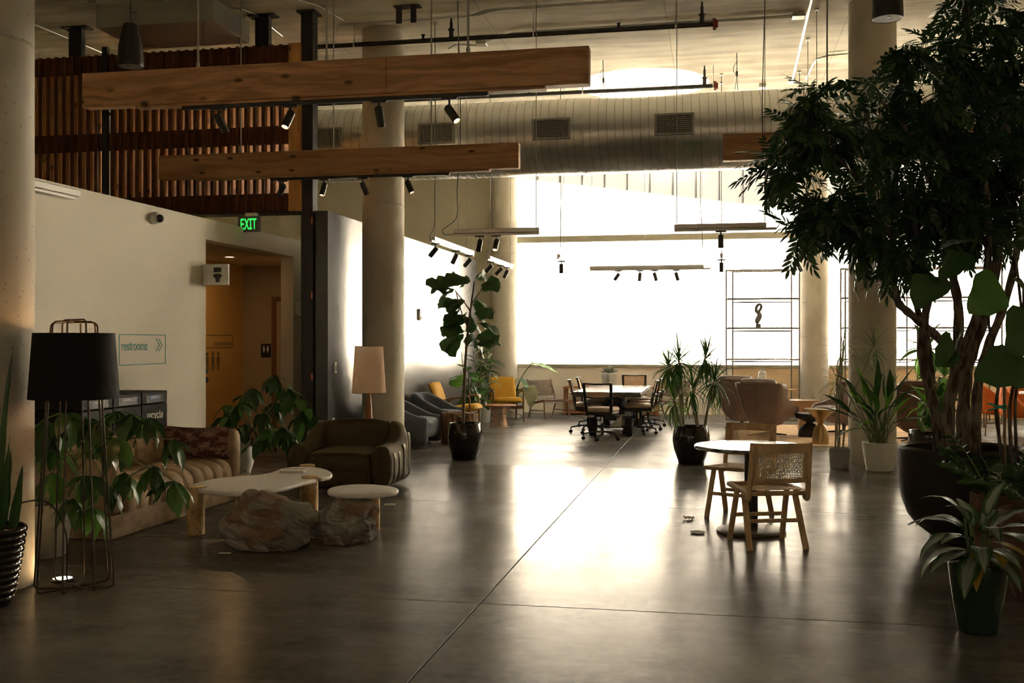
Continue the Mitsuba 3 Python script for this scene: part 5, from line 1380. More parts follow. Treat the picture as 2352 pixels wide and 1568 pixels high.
oc = Thing('office_chair', 'black framed cane back office chair on casters at the near end of the meeting table', 'chair', (-1.86, 17.0, 0), 172, 'cane back office chairs')
oc.add('seat_cushion', soft(.47, .45, .07, .033, 10, .01), M_('seat_leather'), True, M=T().translate([0, -.01, .495]))
oc.add('seat_frame', rbox(.46, .44, .055, .02, (0, -.01, .435)), M_('black_lacquer'))
for s in (-1, 1):
    oc.add('back_post', cat(bar((s * .195, .20, .40), (s * .215, .255, .66), .045, .032, .006), bar((s * .215, .255, .655), (s * .225, .32, .935), .045, .03, .006)), M_('black_lacquer'))
for z, y, hgt in ((.925, .315, .03), (.70, .262, .028)):
    oc.add('back_rail', tube(spline([(-.215, y, z), (-.11, y + .035, z - .006), (0, y + .045, z - .01), (.11, y + .035, z - .006), (.215, y, z)], 4), .014, 8), M_('black_lacquer'))
def bowed(m, w_, sag, tilt, c):
    v, f = m
    v = v.copy(); v[:, 1] += sag * (1 - (2 * v[:, 0] / w_) ** 2)
    return xf((v, f), T().translate(list(c)).rotate([1, 0, 0], tilt))
oc.add('cane_back', bowed(lattice(.40, .21, .0125, .0055, .003), .40, .042, -15, (0, .290, .812)), M_('cane'), False, kind='stuff')
oc.add('gas_column', cat(tube([(0, 0, .40), (0, 0, .26)], .016, 12)), M_('chrome'))
oc.add('column_sleeve', tube([(0, 0, .27), (0, 0, .11)], .026, 14), M_('black_lacquer'))
oc.add('tilt_mechanism', rbox(.16, .12, .04, .01, (0, 0, .395)), M_('black_lacquer'))
for k in range(5):
    a = 2 * np.pi * k / 5 + .3
    c, s = math.cos(a), math.sin(a)
    oc.add('base_arm', tube(spline([(.02 * c, .02 * s, .135), (.14 * c, .14 * s, .125), (.28 * c, .28 * s, .10), (.30 * c, .30 * s, .085), (.305 * c, .305 * s, .06)], 4), .0125, 8), M_('black_lacquer'))
    cs = oc.add('caster', cat(*[xf(cyl(.026, -.008 + o_, .008 + o_, 16), T().translate([.305 * c, .305 * s, .027]).rotate([0, 0, 1], math.degrees(a) + 60).rotate([0, 1, 0], 90)) for o_ in (-.013, .013)]), M_('rubber'))
oc.dup('cane back office chair at the left side of the meeting table, nearer one', (-2.24, 18.25, 0), 96)
oc.dup('cane back office chair at the left side of the meeting table, farther one', (-2.26, 19.5, 0), 92)
oc.dup('cane back office chair at the right side of the meeting table, nearest the spiky plant', (-1.36, 18.15, 0), -84)
oc.dup('cane back office chair at the right side of the meeting table, middle one', (-1.33, 19.0, 0), -90)
oc.dup('cane back office chair at the right side of the meeting table, farthest one', (-1.30, 19.9, 0), -92)
oc.dup('cane back office chair at the far end of the meeting table under the window', (-1.62, 20.55, 0), 4)

# spiky dragon trees
def rosette(t, c, n, L_, W_, seed, mats, dead=0.0, up=0.35, leafs=None):
    r = np.random.default_rng(seed)
    LV = leafs or [leaf(L_, W_, 'strap', d, .45, 9) for d in (.5, 1.1, 1.7)]
    for k in range(n):
        u = (k + .5) / n
        el = 86 - 150 * u ** .8 + r.uniform(-10, 10)
        lv = LV[0] if u < up else LV[1] if u < .65 else LV[2]
        m = mats[r.integers(len(mats))]
        t.add('leaf', lv, M_(m), True, M=aim(np.array(c) - [0, 0, .10 * u], k * 137.5 + r.uniform(-12, 12), el, r.uniform(-25, 25), r.uniform(.75, 1.1)))
dt = potted('dragon_tree', 'spiky dragon tree with several stems in a glossy black pot near the round table', 'plant', (-.35, 13.9, 0), POT, M_('black_glaze'), .016, .03, (.178, .03))
o = np.array([-.35, 13.9, 0])
for k, (b_, m, tip, n) in enumerate((((-.47, 13.87, .46), (-.50, 13.87, .9), (-.64, 13.84, 1.30), 50), ((-.45, 13.90, .46), (-.47, 13.88, .95), (-.51, 13.87, 1.37), 56), ((-.26, 13.91, .46), (-.33, 13.92, .85), (-.16, 13.94, 1.41), 62), ((-.26, 13.93, .46), (-.30, 13.9, .75), (-.33, 13.80, 1.02), 26), ((-.46, 13.84, .46), (-.53, 13.83, .66), (-.57, 13.80, .85), 40), ((-.18, 13.93, .46), (-.13, 13.93, .75), (-.05, 13.93, 1.10), 50))):
    P = spline(np.array([b_, m, tip]) - o, 8)
    dt.add('stem', tube(P, np.linspace(.021, .013, len(P)), 8), M_('stem_pale'))
    rosette(dt, P[-1], int(n * 1.3), .42, .026, 20 + k, ('leaf_dark', 'leaf_mid', 'leaf_mid') if k != 4 else ('leaf_mid', 'leaf_bright', 'leaf_pale'))
for a, e in ((300, -70), (320, -60)):
    dt.add('leaf', leaf(.4, .018, 'strap', .6, .4, 8), M_('leaf_yellow'), True, M=aim((.25, .03, .95), a, e))

# open shelves along the window
def shelf(label, x0, x1):
    t = Thing('open_shelf', label, 'shelf', (0, 0, 0), 0, 'open metal shelves')
    y0, y1, b = 21.75, 22.15, .012
    i = .13
    for x, y in ((x0, y0), (x1, y0), (x0 + i, y1), (x1 - i, y1)):
        t.add('post', bar((x, y, .03), (x, y, 3.06), .026, .026, .003), M_('shelf_metal'))
    t.add('base', prism([(x0 - .013, y0 - .013), (x1 + .013, y0 - .013), (x1 - i + .013, y1 + .013), (x0 + i - .013, y1 + .013)], .0, .03), M_('shelf_metal'))
    t.add('top_frame', cat(bar((x0, y0, 3.047), (x1, y0, 3.047), .026, .026), bar((x0 + i, y1, 3.047), (x1 - i, y1, 3.047), .026, .026), bar((x0, y0, 3.047), (x0 + i, y1, 3.047), .026, .026), bar((x1, y0, 3.047), (x1 - i, y1, 3.047), .026, .026)), M_('shelf_metal'))
    for z, wood in ((2.46, 0), (1.865, 0), (1.235, 0), (.62, 1)):
        if wood:
            t.add('wood_shelf', prism([(x0 + .014, y0 - .012), (x1 - .014, y0 - .012), (x1 - i - .014, y1 + .012), (x0 + i + .014, y1 + .012)], z - .015, z + .015), M_('shelf_wood'))
        else:
            t.add('shelf_rail', cat(bar((x0, y0, z), (x1, y0, z), .024, .024), bar((x0 + i, y1, z - .05), (x1 - i, y1, z - .05), .02, .02), bar((x0, y0, z), (x0 + i, y1, z - .05), .018, .018), bar((x1, y0, z), (x1 - i, y1, z - .05), .018, .018)), M_('shelf_metal'))
            t.add('shelf_plate', prism([(x0 + .014, y0 - .012), (x1 - .014, y0 - .012), (x1 - i - .014, y1 + .012), (x0 + i + .014, y1 + .012)], z + .013, z + .021), M_('shelf_metal'))
shelf('tall open metal shelf left of the far column with a sculpture on it', .16, 1.60)
shelf('tall open metal shelf between the far column and the big concrete column', 2.40, 3.85)
shelf('tall open metal shelf behind the big tree trunks', 3.95, 5.40)
scu = Thing('sculpture', 'abstract grey bronze loop sculpture on the open shelf', 'sculpture', (.80, 21.93, 1.887))
scu.add('block', rbox(.10, .09, .075, .004, (0, 0, .038)), M_('bronze_grey'))
P = spline([(.0, 0, .075), (-.02, 0, .13), (.02, 0, .22), (.015, 0, .28), (-.02, 0, .31)], 6)
scu.add('torso', tube(P, np.interp(np.linspace(0, 1, len(P)), [0, .3, .6, .85, 1], [.030, .058, .055, .036, .040]), 16), M_('bronze_grey'), True)
P = spline([(-.025, 0, .30), (-.045, 0, .38), (-.01, 0, .455), (.045, 0, .465), (.06, 0, .41), (.025, 0, .345), (-.01, 0, .31)], 6)
scu.add('loop', tube(P, np.interp(np.linspace(0, 1, len(P)), [0, .5, 1], [.034, .022, .034]), 12), M_('bronze_grey'), True)
single('ceramic_jar', lathe([(0, 0), (.075, 0), (.082, .01), (.084, .30), (.078, .335), (.045, .36), (.034, .37), (.034, .395), (.04, .405), (.03, .41), (0, .41)], 36), M_('white_ceramic'), 'white ceramic bottle jar on the wood shelf behind the leather chairs', 'jar', 40, (.88, 21.95, .636))
hp = potted('shelf_plant', 'small leafy plant in a tan pot on the rightmost open shelf', 'plant', (4.92, 21.9, 1.257), [(.06, 0), (.065, .005), (.08, .11), (.082, .12)], M_('shelf_wood'), .008, .02)
r_ = np.random.default_rng(8)
LS = [leaf(.10, .055, 'oval_tip', .6, .3, 5)]
for k in range(30):
    hp.add('leaf', LS[0], M_('leaf_bright' if k % 2 else 'leaf_mid'), True, M=aim((r_.uniform(-.05, .05), r_.uniform(-.05, .05), .12 + r_.uniform(0, .1)), r_.uniform(0, 360), r_.uniform(-40, 60), 0, r_.uniform(.7, 1.2)))

# leather wing chairs on a rug
single('rug', b2(.35, 3.3, 16.5, 20.6, .001, .012, .004), M_('rug'), 'tan rug under the leather wing chairs and brass tables', 'rug', False)
def wing_chair(mat, label, loc, rz, group):
    t = Thing('wing_chair', label, 'armchair', loc, rz, group)
    # a shell whose half width, front reach and lean change with height
    rings = []
    zs = np.array([.13, .17, .25, .36, .46, .56, .66, .76, .86, .92])
    hw = np.array([.10, .20, .27, .325, .36, .36, .375, .40, .415, .38])
    fr = np.array([-.06, -.24, -.38, -.46, -.46, -.06, .10, .08, .10, .20])
    bk = np.array([.10, .20, .255, .285, .305, .325, .355, .385, .415, .42])
    grid = []
    q = np.linspace(0, 1, 33)
    for z, w_, f_, b_ in zip(zs, hw, fr, bk):
        a = (q - .5) * 2
        x = w_ * np.sign(a) * np.minimum(1, np.abs(a) * 1.9) ** .75 * (1 + .28 * np.clip(np.abs(a) - .5, 0, 1) * (.3 < z < .5))
        y = np.where(np.abs(a) < .5, b_ - .04 * (np.abs(a) / .5) ** 2, b_ - .04 + (f_ - b_ + .04) * ((np.abs(a) - .5) / .5) ** 1.2)
        grid.append(np.stack([x * (1 + .05 * (np.abs(a) > .6)), y, z + .12 * np.clip(np.abs(a) - .55, 0, 1) * (z < .5) - .05 * (np.abs(a) < .35) * (z > .85)], 1))
    G = np.array(grid)
    from scipy.ndimage import gaussian_filter, zoom
    G = np.stack([zoom(gaussian_filter(G[..., k], (.5, 1.0), mode='nearest'), (4, 2), order=1, mode='nearest') for k in range(3)], -1)
    G = np.stack([gaussian_filter(G[..., k], (1.5, 1.2), mode='nearest') for k in range(3)], -1)
    t.add('shell', thick(G, -.055), M_(mat), True)
    t.add('seat_cushion', soft(.60, .62, .15, .07, 12, .02), M_(mat), True, M=T().translate([0, -.10, .40]))
    t.add('back_cushion', xf(soft(.58, .14, .50, .065, 12, .02), T().translate([0, .27, .68]).rotate([1, 0, 0], -12)), M_(mat), True)
    t.add('head_roll', xf(soft(.62, .16, .14, .065, 12, .01), T().translate([0, .33, .90])), M_(mat), True)
    t.add('back_seam', tube([(0, .425, .89), (0, .395, .70), (0, .335, .50), (0, .29, .25)], .004, 5), M_(mat))
    t.add('under_seat', rbox(.40, .40, .16, .05, (0, -.05, .27)), M_(mat))
    t.add('swivel_post', tube([(0, 0, .2), (0, 0, .04)], .03, 14), M_('black_metal'))
    for k in range(4):
        a = np.pi / 4 + k * np.pi / 2
        t.add('foot', tube([(0, 0, .05), (.2 * math.cos(a), .2 * math.sin(a), .035), (.34 * math.cos(a), .34 * math.sin(a), .022)], [.02, .015, .010], 8), M_('black_metal'))
    return t
w1 = wing_chair('blush_leather', 'rosy brown leather wing chair seen from behind, nearest the cane chairs', (.80, 18.0, .012), 152, 'leather wing chairs')
w1.dup('rosy brown leather wing chair partly hidden behind the nearest wing chair', (.42, 19.5, .012), 158)
w1.dup('rosy brown leather wing chair right of the brass tables, half behind the column', (2.12, 18.75, .012), -62)
wing_chair('brown_leather', 'dark brown leather wing chair between the big column and the tree', (3.05, 17.6, .012), 185, 'leather wing chairs')

def pedestal(name, label, mat, loc, prof):
    t = Thing(name, label, 'table', loc, 0, 'pedestal tables')
    k = next(i for i, p in enumerate(prof) if p[1] > .3 * prof[-1][1] and p[0] < .09)
    t.add('base', lathe([(0, 0)] + prof[:k + 1], 48), M_(mat), 40)
    t.add('bowl', lathe(prof[k:] + [(0, prof[-1][1])], 48), M_(mat), 40)
PB = [(.122, 0), (.128, .01), (.125, .10), (.115, .18), (.095, .25), (.06, .295), (.045, .31), (.05, .325), (.09, .40), (.17, .475), (.245, .515), (.252, .532), (.248, .54), (.20, .532)]
pedestal('pedestal_table', 'polished brass hourglass side table in front of the leather chairs', 'brass', (1.56, 16.9, .012), PB)
pedestal('pedestal_table', 'brass side table with a broad bowl top behind the nearer brass one', 'aged_brass', (1.52, 19.4, .012), [(.12, 0), (.125, .01), (.115, .2), (.08, .26), (.10, .34), (.20, .42), (.24, .52), (.27, .54), (.22, .535)])
pedestal('pedestal_table', 'black side table of a half dome base under a thick round top', 'black_stone', (1.50, 18.12, .012), [(.185, 0), (.19, .02), (.18, .09), (.145, .16), (.09, .205), (.05, .225), (.06, .245), (.16, .28), (.235, .31), (.24, .375), (.23, .39), (.1, .39)])

# round cafe table and cane chairs
bt = Thing('cafe_table', 'round dark marble cafe table on a black column and bronze disc foot', 'table', (.27, 8.99, 0))
bt.add('top', lathe([(0, .70), (.46, .70), (.472, .708), (.472, .722), (.464, .73), (0, .73)], 72), M_('dark_marble'), 40)
bt.add('column', lathe([(.055, .03), (.055, .68), (.10, .699), (0, .699)], 36), M_('black_metal'), 40)
bt.add('foot', lathe([(0, .0), (.28, .0), (.288, .008), (.286, .02), (.26, .034), (.10, .042), (.06, .045), (0, .045)], 64), M_('bronze'), 40)
cc = Thing('cane_chair', 'light oak chair with cane seat and back in front of the round table', 'chair', (.375, 8.46, 0), 198.5, 'oak and cane chairs')
sw, sd_ = .45, .46
cc.add('seat_frame', cat(bar((-sw / 2, -.24, .455), (-sw / 2, .22, .435), .045, .032, .006), bar((sw / 2, -.24, .455), (sw / 2, .22, .435), .045, .032, .006), bar((-sw / 2, -.235, .455), (sw / 2, -.235, .455), .05, .032, .006), bar((-sw / 2, .215, .436), (sw / 2, .215, .436), .045, .032, .006)), M_('oak'))
cc.add('seat_cane', xf(lattice(sw - .05, .42, .014, .0068, .003), T().translate([0, -.01, .452]).rotate([1, 0, 0], -87.5)), M_('cane_light'), False, kind='stuff')
for s in (-1, 1):
    x = s * .205
    cc.add('front_leg', bar((x, -.10, .44), (x + s * .015, -.245, 0), .030, .042, .006, up=(1, 0, 0)), M_('oak'))
    cc.add('back_leg', bar((x, .05, .43), (x + s * .02, .235, 0), .030, .045, .006, up=(1, 0, 0)), M_('oak'))
    cc.add('back_post', cat(tube(spline([(s * .235, .175, .405), (s * .235, .215, .39), (s * .235, .245, .42), (s * .230, .262, .55), (s * .226, .300, .825)], 5), [.018] * 21, 8), bar((s * .235, .235, .40), (s * .226, .300, .83), .034, .036, .006)), M_('oak'))
def curved_rail(z, y, h_, sag):
    t_ = np.linspace(-1, 1, 13)
    return thick(np.stack([np.stack([t_ * .215, y + sag * (1 - t_ ** 2), np.full(13, z - h_ / 2)], 1), np.stack([t_ * .213, y + .16 * h_ + sag * (1 - t_ ** 2), np.full(13, z + h_ / 2)], 1)], 0), .022)
cc.add('top_rail', curved_rail(.797, .300, .066, .03), M_('oak'))
cc.add('low_rail', curved_rail(.545, .266, .032, .03), M_('oak'))
for s in (-1, 1):
    cc.add('side_rail', bar((s * .197, .268, .55), (s * .195, .298, .79), .03, .02, .003), M_('oak'))
cc.add('cane_back', bowed(lattice(.375, .215,   .0135, .0060, .003), .41, .030, -9, (0, .288, .665)), M_('cane_light'), False, kind='stuff')
cc.add('front_stretcher', bar((-.21, -.175, .215), (.21, -.175, .215), .022, .030, .004), M_('oak'))
cc.add('back_stretcher', bar((-.215, .145, .215), (.215, .145, .215), .022, .030, .004), M_('oak'))
cc.dup('light oak and cane chair behind the round table, facing the camera', (.19, 9.80, 0), -22)
def crumple(label, loc, w_, h_, seed):
    n = 12
    u, v = np.meshgrid(np.linspace(-.5, .5, n), np.linspace(-.5, .5, n), indexing='ij')
    z = h_ * meshkit.fbm(np.stack([u * 6, v * 6, u * 0], -1), 3, seed)
    single('crumpled_paper', thick(np.stack([u * w_ * (1 - .3 * np.abs(v)), v * w_ * .7, z + .001 - z.min()], -1), .0012), M_('paper'), label, 'paper', False, loc, seed * 40, 'scraps on the floor')
crumple('crumpled white scrap on the floor, farther from the camera', (-.26, 9.54, 0), .10, .05, 1)
single('paper_plate', lathe([(0, .004), (.045, .004), (.062, .013), (.064, .012), (.046, .001), (0, .001)], 36), M_('paper'), 'small white round dish on the floor left of the cafe table', 'plate', 40, (-.17, 8.86, 0), 0)

# orange chairs at the far right
ot = Thing('orange_chair', 'orange velvet chair at the far right table, left one', 'chair', (4.62, 19.2, 0), 100, 'orange velvet chairs')
def hh3(p):
    t = np.clip((p[1] + .1) / .3, 0, 1)
    return .56 + .29 * t
ot.add('shell', wrap_shell(.24, .20, .24, .08, hh3, .38, None, corner=.2), M_('orange_velvet'), True)
ot.add('seat', soft(.46, .46, .12, .05, 8, .01), M_('orange_velvet'), True, M=T().translate([0, -.02, .42]))
for sx in (-1, 1):
    for sy in (-1, 1):
        ot.add('leg', tube([(sx * .18, sy * .18, .40), (sx * .22, sy * .22, 0)], [.018, .012], 8), M_('teak'))
ot.dup('orange velvet chair at the far right table, nearer right one', (4.80, 18.35, 0), 75)
ot.dup('orange velvet chair at the far right table, behind the white tabletop', (5.3, 19.95, 0), 170)
wt2 = Thing('white_table', 'white topped table between the orange chairs', 'table', (5.5, 19.0, 0))
wt2.add('top', cyl(.5, .715, .745, 48), M_('white_ceramic'))
wt2.add('column', lathe([(.04, .02), (.04, .714), (0, .714)], 20), M_('black_metal'))
wt2.add('foot', cyl(.28, 0, .02, 32), M_('black_metal'))
cn = Thing('console_table', 'narrow wood topped console behind the orange chairs', 'table', (4.35, 20.9, 0))
cn.add('top', box(1.1, .32, .03, (0, 0, .70), .004), M_('shelf_wood'))
for x in (-.5, .5):
    for y in (-.12, .12):
        cn.add('leg', box(.03, .03, .685, (x, y, .3425), .003), M_('shelf_metal'))
# ---------------------------------------------------------------- plants on the right
pr('planter_black', (0.022, 0.020, 0.018), 0.6, 0.3)
pr('grey_pot', (0.30, 0.295, 0.30), 0.65, 0.3)
pr('brown_pot', proc(blotch((0.085, 0.048, 0.034), (0.15, 0.09, 0.065), 14)), 0.75, 0.2)
pr('green_glaze', (0.012, 0.030, 0.018), 0.07, 0.7)
def bark_col(p, n, uv):
    a = fbm(p.x * 45, p.y * 45, p.z * 7, 3)
    return mix((0.05, 0.038, 0.028), (0.19, 0.158, 0.125), smoothstep(.3, .7, a))
pr('bark', proc(bark_col), 0.85, 0.2)
pr('bamboo', (0.22, 0.14, 0.06), 0.5)
pr('teal_tie', (0.02, 0.36, 0.25), 0.5)

gp = potted('dragon_tree', 'thin stemmed dragon plant with pale dry leaves in a small grey pot by the column', 'plant', (1.50, 13.75, 0), [(.105, 0), (.112, .008), (.122, .12), (.120, .123), (.123, .127), (.13, .245), (.128, .25)], M_('grey_pot'), .012, .03)
o = np.array([1.50, 13.75, 0])
for k, (b_, m, tip, n, L_, mats) in enumerate((((-.05, 0, .2), (-.03, .02, .8), (.02, .02, 1.50), 40, .40, ('leaf_pale', 'leaf_mid', 'leaf_pale')), ((-.01, .02, .2), (-.03, .03, .7), (-.03, .05, 1.13), 46, .38, ('leaf_pale', 'leaf_pale', 'leaf_sage')), ((.03, -.01, .2), (.12, -.03, .8), (.40, -.12, 1.55), 44, .36, ('leaf_mid', 'leaf_dark', 'leaf_pale')), ((.0, -.03, .2), (.0, -.02, .9), (.06, .06, 1.62), 18, .32, ('leaf_pale', 'leaf_mid')))):
    P = spline([b_, m, tip], 8)
    gp.add('stem', tube(P, np.linspace(.012, .009, len(P)), 7), M_('stem_pale'))
    rosette(gp, P[-1], n, L_, .013, 50 + k, mats)

wp = potted('strap_leaf_plant', 'green strap leafed plant in a plain white pot before the big column', 'plant', (1.97, 13.62, 0), [(.155, 0), (.165, .008), (.205, .24), (.218, .34), (.216, .35)], M_('white_ceramic'), .014, .045)
r_ = np.random.default_rng(31)
SL = [leaf(L_, .115, 'lance', d, .45, 9) for L_, d in ((.55, .5), (.48, 1.0), (.42, .3))]
ends = [(-.72, -.12, .74), (-.51, -.08, 1.24), (-.46, -.07, 1.08), (-.08, 0, 1.31), (.13, .05, 1.11), (.47, .11, 1.27), (-.58, -.09, .84), (-.38, -.05, .48), (.37, .09, .94), (-.30, -.04, 1.22), (-.16, -.01, 1.16), (.05, .03, 1.24), (.30, -.15, .75), (-.2, -.25, .8), (.1, -.3, .9), (-.05, -.2, 1.05), (.25, .0, 1.1), (-.35, -.2, .95), (.2, -.2, .6), (-.25, -.3, .6), (.45, -.05, .62), (.15, -.1, 1.0), (-.1, -.15, .9), (-.42, .02, .7), (-.3, -.1, .85), (.35, -.05, 1.0), (.1, .0, 1.2), (-.2, -.05, 1.0), (.0, -.25, .75), (.3, .0, .8), (-.15, -.2, .65), (.2, -.15, .9), (-.5, -.05, 1.0), (.12, -.2, 1.1)]
for k, e in enumerate(ends):
    e = np.array(e); b_ = np.array([r_.uniform(-.09, .09), r_.uniform(-.09, .09), .30])
    c = b_ + (e - b_) * .52 + np.array([0, 0, .12])
    wp.add('stalk', tube(spline([b_, (b_ + c) / 2 + [0, 0, .05], c], 5), np.linspace(.007, .004, 11), 5), M_('stem_green'))
    d = e - c
    az, el = math.degrees(math.atan2(d[1], d[0])), math.degrees(math.atan2(d[2], np.hypot(d[0], d[1])))
    wp.add('leaf', SL[k % 3], M_(('leaf_dark', 'leaf_dark', 'leaf_mid', 'leaf_dark', 'leaf_bright')[k % 5]), True, M=aim(c, az, el + 16, r_.uniform(-30, 30), max(.85, np.linalg.norm(d) / .45)))

cp = potted('corn_plant', 'bright leafed corn plant with swollen pale stems in a glossy black pot behind the planter', 'plant', (2.72, 14.55, 0), [(.16, .0), (.18, .012), (.235, .15), (.262, .28), (.26, .38), (.245, .42), (.25, .427)], M_('black_glaze'), .016, .03)
CL = [leaf(.42, .085, 'lance', d, .4, 9) for d in (.7, 1.3, 1.9)]
for k, (b_, tip, n) in enumerate((((-.05, 0, .37), (-.03, .02, 1.52), 26), ((.08, -.04, .37), (.12, -.02, .88), 22), ((-.02, -.08, .37), (-.06, -.08, .80), 18), ((.12, .05, .37), (.20, .06, 1.15), 18))):
    P = spline([b_, (np.array(b_) + tip) / 2 + [.01, .01, 0], tip], 8)
    w_ = np.interp(np.linspace(0, 1, len(P)), [0, .12, .3, 1], [.055, .045, .026, .018])
    cp.add('stem', tube(P, w_, 10), M_('stem_pale'))
    rosette(cp, P[-1], n, .42, .085, 70 + k, ('leaf_mid', 'leaf_mid', 'leaf_dark', 'leaf_bright'), leafs=CL)

# the big planter and its tree
tree = Thing('indoor_tree', 'big multi stemmed indoor tree in a huge matte black round planter', 'tree', (1.91, 8.92, 0))
pm, sm_ = pot_lathe([(.22, 0), (.235, .01), (.235, .05), (.27, .075), (.34, .13), (.405, .21), (.45, .33), (.472, .48), (.48, .62), (.48, .735), (.476, .745)], .05, .06, 80)
tree.add('planter', pm, M_('planter_black'), 35)
tree.add('soil', sm_, M_('soil'), True)
BR = (
   ( [(-0.17, -0.06, 0.7), (-0.2, -0.08, 0.99), (-0.27, -0.1, 1.27), (-0.32, -0.12, 1.54), (-0.29, -0.12, 1.82), (-0.26, -0.12, 2.06), (-0.35, -0.14, 2.38), (-0.42, -0.16, 2.76)] , 0.052, 0.02),
   ( [(-0.12, -0.21, 0.72), (-0.14, -0.21, 1.03), (-0.08, -0.2, 1.37), (0.03, -0.18, 1.66), (0.14, -0.16, 2.02), (0.17, -0.15, 2.43), (0.14, -0.16, 2.91)] , 0.058, 0.024),
   ( [(0.03, 0.08, 0.69), (0.04, 0.1, 1.05), (0.08, 0.13, 1.4), (0.19, 0.17, 1.72), (0.3, 0.22, 2.08), (0.35, 0.25, 2.54), (0.4, 0.28, 3.04), (0.43, 0.31, 3.69)] , 0.062, 0.026),
   ( [(0.16, 0.26, 0.68), (0.19, 0.3, 1.18), (0.28, 0.36, 1.54), (0.42, 0.43, 1.87), (0.53, 0.49, 2.27), (0.61, 0.55, 2.82)] , 0.05, 0.026),
   ( [(-0.04, -0.19, 1.44), (-0.17, -0.22, 1.58), (-0.33, -0.25, 1.73), (-0.46, -0.28, 1.84), (-0.53, -0.29, 1.92), (-0.56, -0.29, 2.09), (-0.57, -0.3, 2.37), (-0.62, -0.31, 2.5), (-0.79, -0.34, 2.53), (-0.99, -0.38, 2.6), (-1.17, -0.42, 2.67)] , 0.042, 0.014),
   ( [(-0.06, -0.09, 1.37), (-0.03, -0.06, 1.82), (-0.07, -0.04, 2.14), (-0.09, -0.01, 2.52), (-0.16, 0.0, 2.88), (-0.06, 0.05, 3.48), (0.05, 0.1, 4.05), (0.07, 0.14, 4.59)] , 0.045, 0.014),
   ( [(-0.21, 0.08, 1.26), (-0.25, 0.05, 1.61), (-0.34, 0.02, 1.93), (-0.31, 0.01, 2.25), (-0.44, -0.03, 2.67), (-0.64, -0.09, 3.09), (-0.76, -0.13, 3.47)] , 0.034, 0.01),
   ( [(-0.09, 0.0, 2.52), (-0.27, -0.07, 2.94), (-0.43, -0.13, 3.28), (-0.65, -0.21, 3.52)] , 0.026, 0.01),
   ( [(-0.57, -0.3, 2.37), (-0.75, -0.33, 2.78), (-1.06, -0.39, 3.12), (-1.22, -0.43, 3.39)] , 0.022, 0.008),
   ( [(0.38, 0.4, 2.56), (0.25, 0.48, 3.37), (0.24, 0.58, 4.06)] , 0.03, 0.012),
)
CL = ( ((-1.19, -0.42, 3.25), 0.3, 0.32, 60), ((-1.39, -0.46, 2.96), 0.18, 0.14, 28), ((-1.07, -0.4, 2.64), 0.24, 0.23, 60), ((-0.72, -0.23, 3.17), 0.32, 0.35, 75), ((-0.74, -0.33, 2.5), 0.23, 0.3, 55), ((-0.49, -0.28, 2.25), 0.21, 0.18, 40), ((-0.26, -0.03, 3.68), 0.32, 0.42, 80), ((-0.26, -0.03, 2.94), 0.39, 0.46, 120), ((0.23, 0.27, 4.12), 0.42, 0.59, 130), ((0.24, 0.17, 3.21), 0.39, 0.56, 150), ((-0.04, 0.01, 2.58), 0.35, 0.24, 80), ((0.4, 0.4, 2.61), 0.21, 0.21, 45), ((-0.77, -0.24, 3.64), 0.1, 0.09, 10), ((-1.17, -0.42, 3.51), 0.16, 0.12, 20), ((0.6, 0.65, 3.77), 0.32, 0.7, 90), ((0.15, 0.36, 4.84), 0.46, 0.39, 60), ((-0.4, -0.06, 3.92), 0.18, 0.16, 22), ((-1.27, -0.44, 2.47), 0.09, 0.1, 12) )

for pts, r0, r1 in BR:
    P = spline(pts, 7)
    r = np.interp(np.linspace(0, 1, len(P)), [0, .12, 1], [r0 * 1.0, r0 * .85, r1]) * (1 + .08 * np.sin(np.arange(len(P)) * 1.3))
    tree.add('trunk' if r0 > .04 else 'branch', wobble(tube(P, r, 12), .006, 14, 3), M_('bark'), True)
def frond(L_, n, droop, seed):
    r = np.random.default_rng(seed)
    t = np.linspace(0, 1, 8)
    ang = -droop * t
    x = np.concatenate([[0], np.cumsum(np.cos(ang[1:]))]) * L_ / 7
    z = np.concatenate([[0], np.cumsum(np.sin(ang[1:]))]) * L_ / 7
    rach = np.stack([x, x * 0, z], 1)
    ms = [tube(rach, np.linspace(.0028, .0012, 8), 3, False)]
    lf = leaf(.095, .032, 'oval_tip', .25, .25, 4)
    lf = (lf[0].reshape(5, 5, 3)[:, ::2].reshape(-1, 3), sheet(np.zeros((5, 3, 3)))[1])
    for k in range(n):
        u = .22 + .78 * (k // 2 + .5) / (n // 2 + .5)
        p = np.array([np.interp(u, t, x), 0, np.interp(u, t, z)])
        s = 1 if k % 2 else -1
        ms.append(xf(lf, aim(p, s * (58 - 18 * u) + r.uniform(-8, 8), -droop * 45 * u + r.uniform(-18, 12), s * 14, (1.05 - .25 * abs(u - .5)) * r.uniform(.85, 1.1))))
    ms.append(xf(lf, aim(rach[-1], 0, -droop * 57, 0, 1.0)))
    return cat(ms)
FR = [frond(.30, 12, .5, 1), frond(.34, 14, .9, 2), frond(.28, 12, 1.3, 3), frond(.32, 13, .2, 4)]
r_ = np.random.default_rng(77)
fronds, twigs = [], []
allp = np.vstack([spline(b[0], 7)[int(len(spline(b[0], 7)) * .45):] for b in BR])
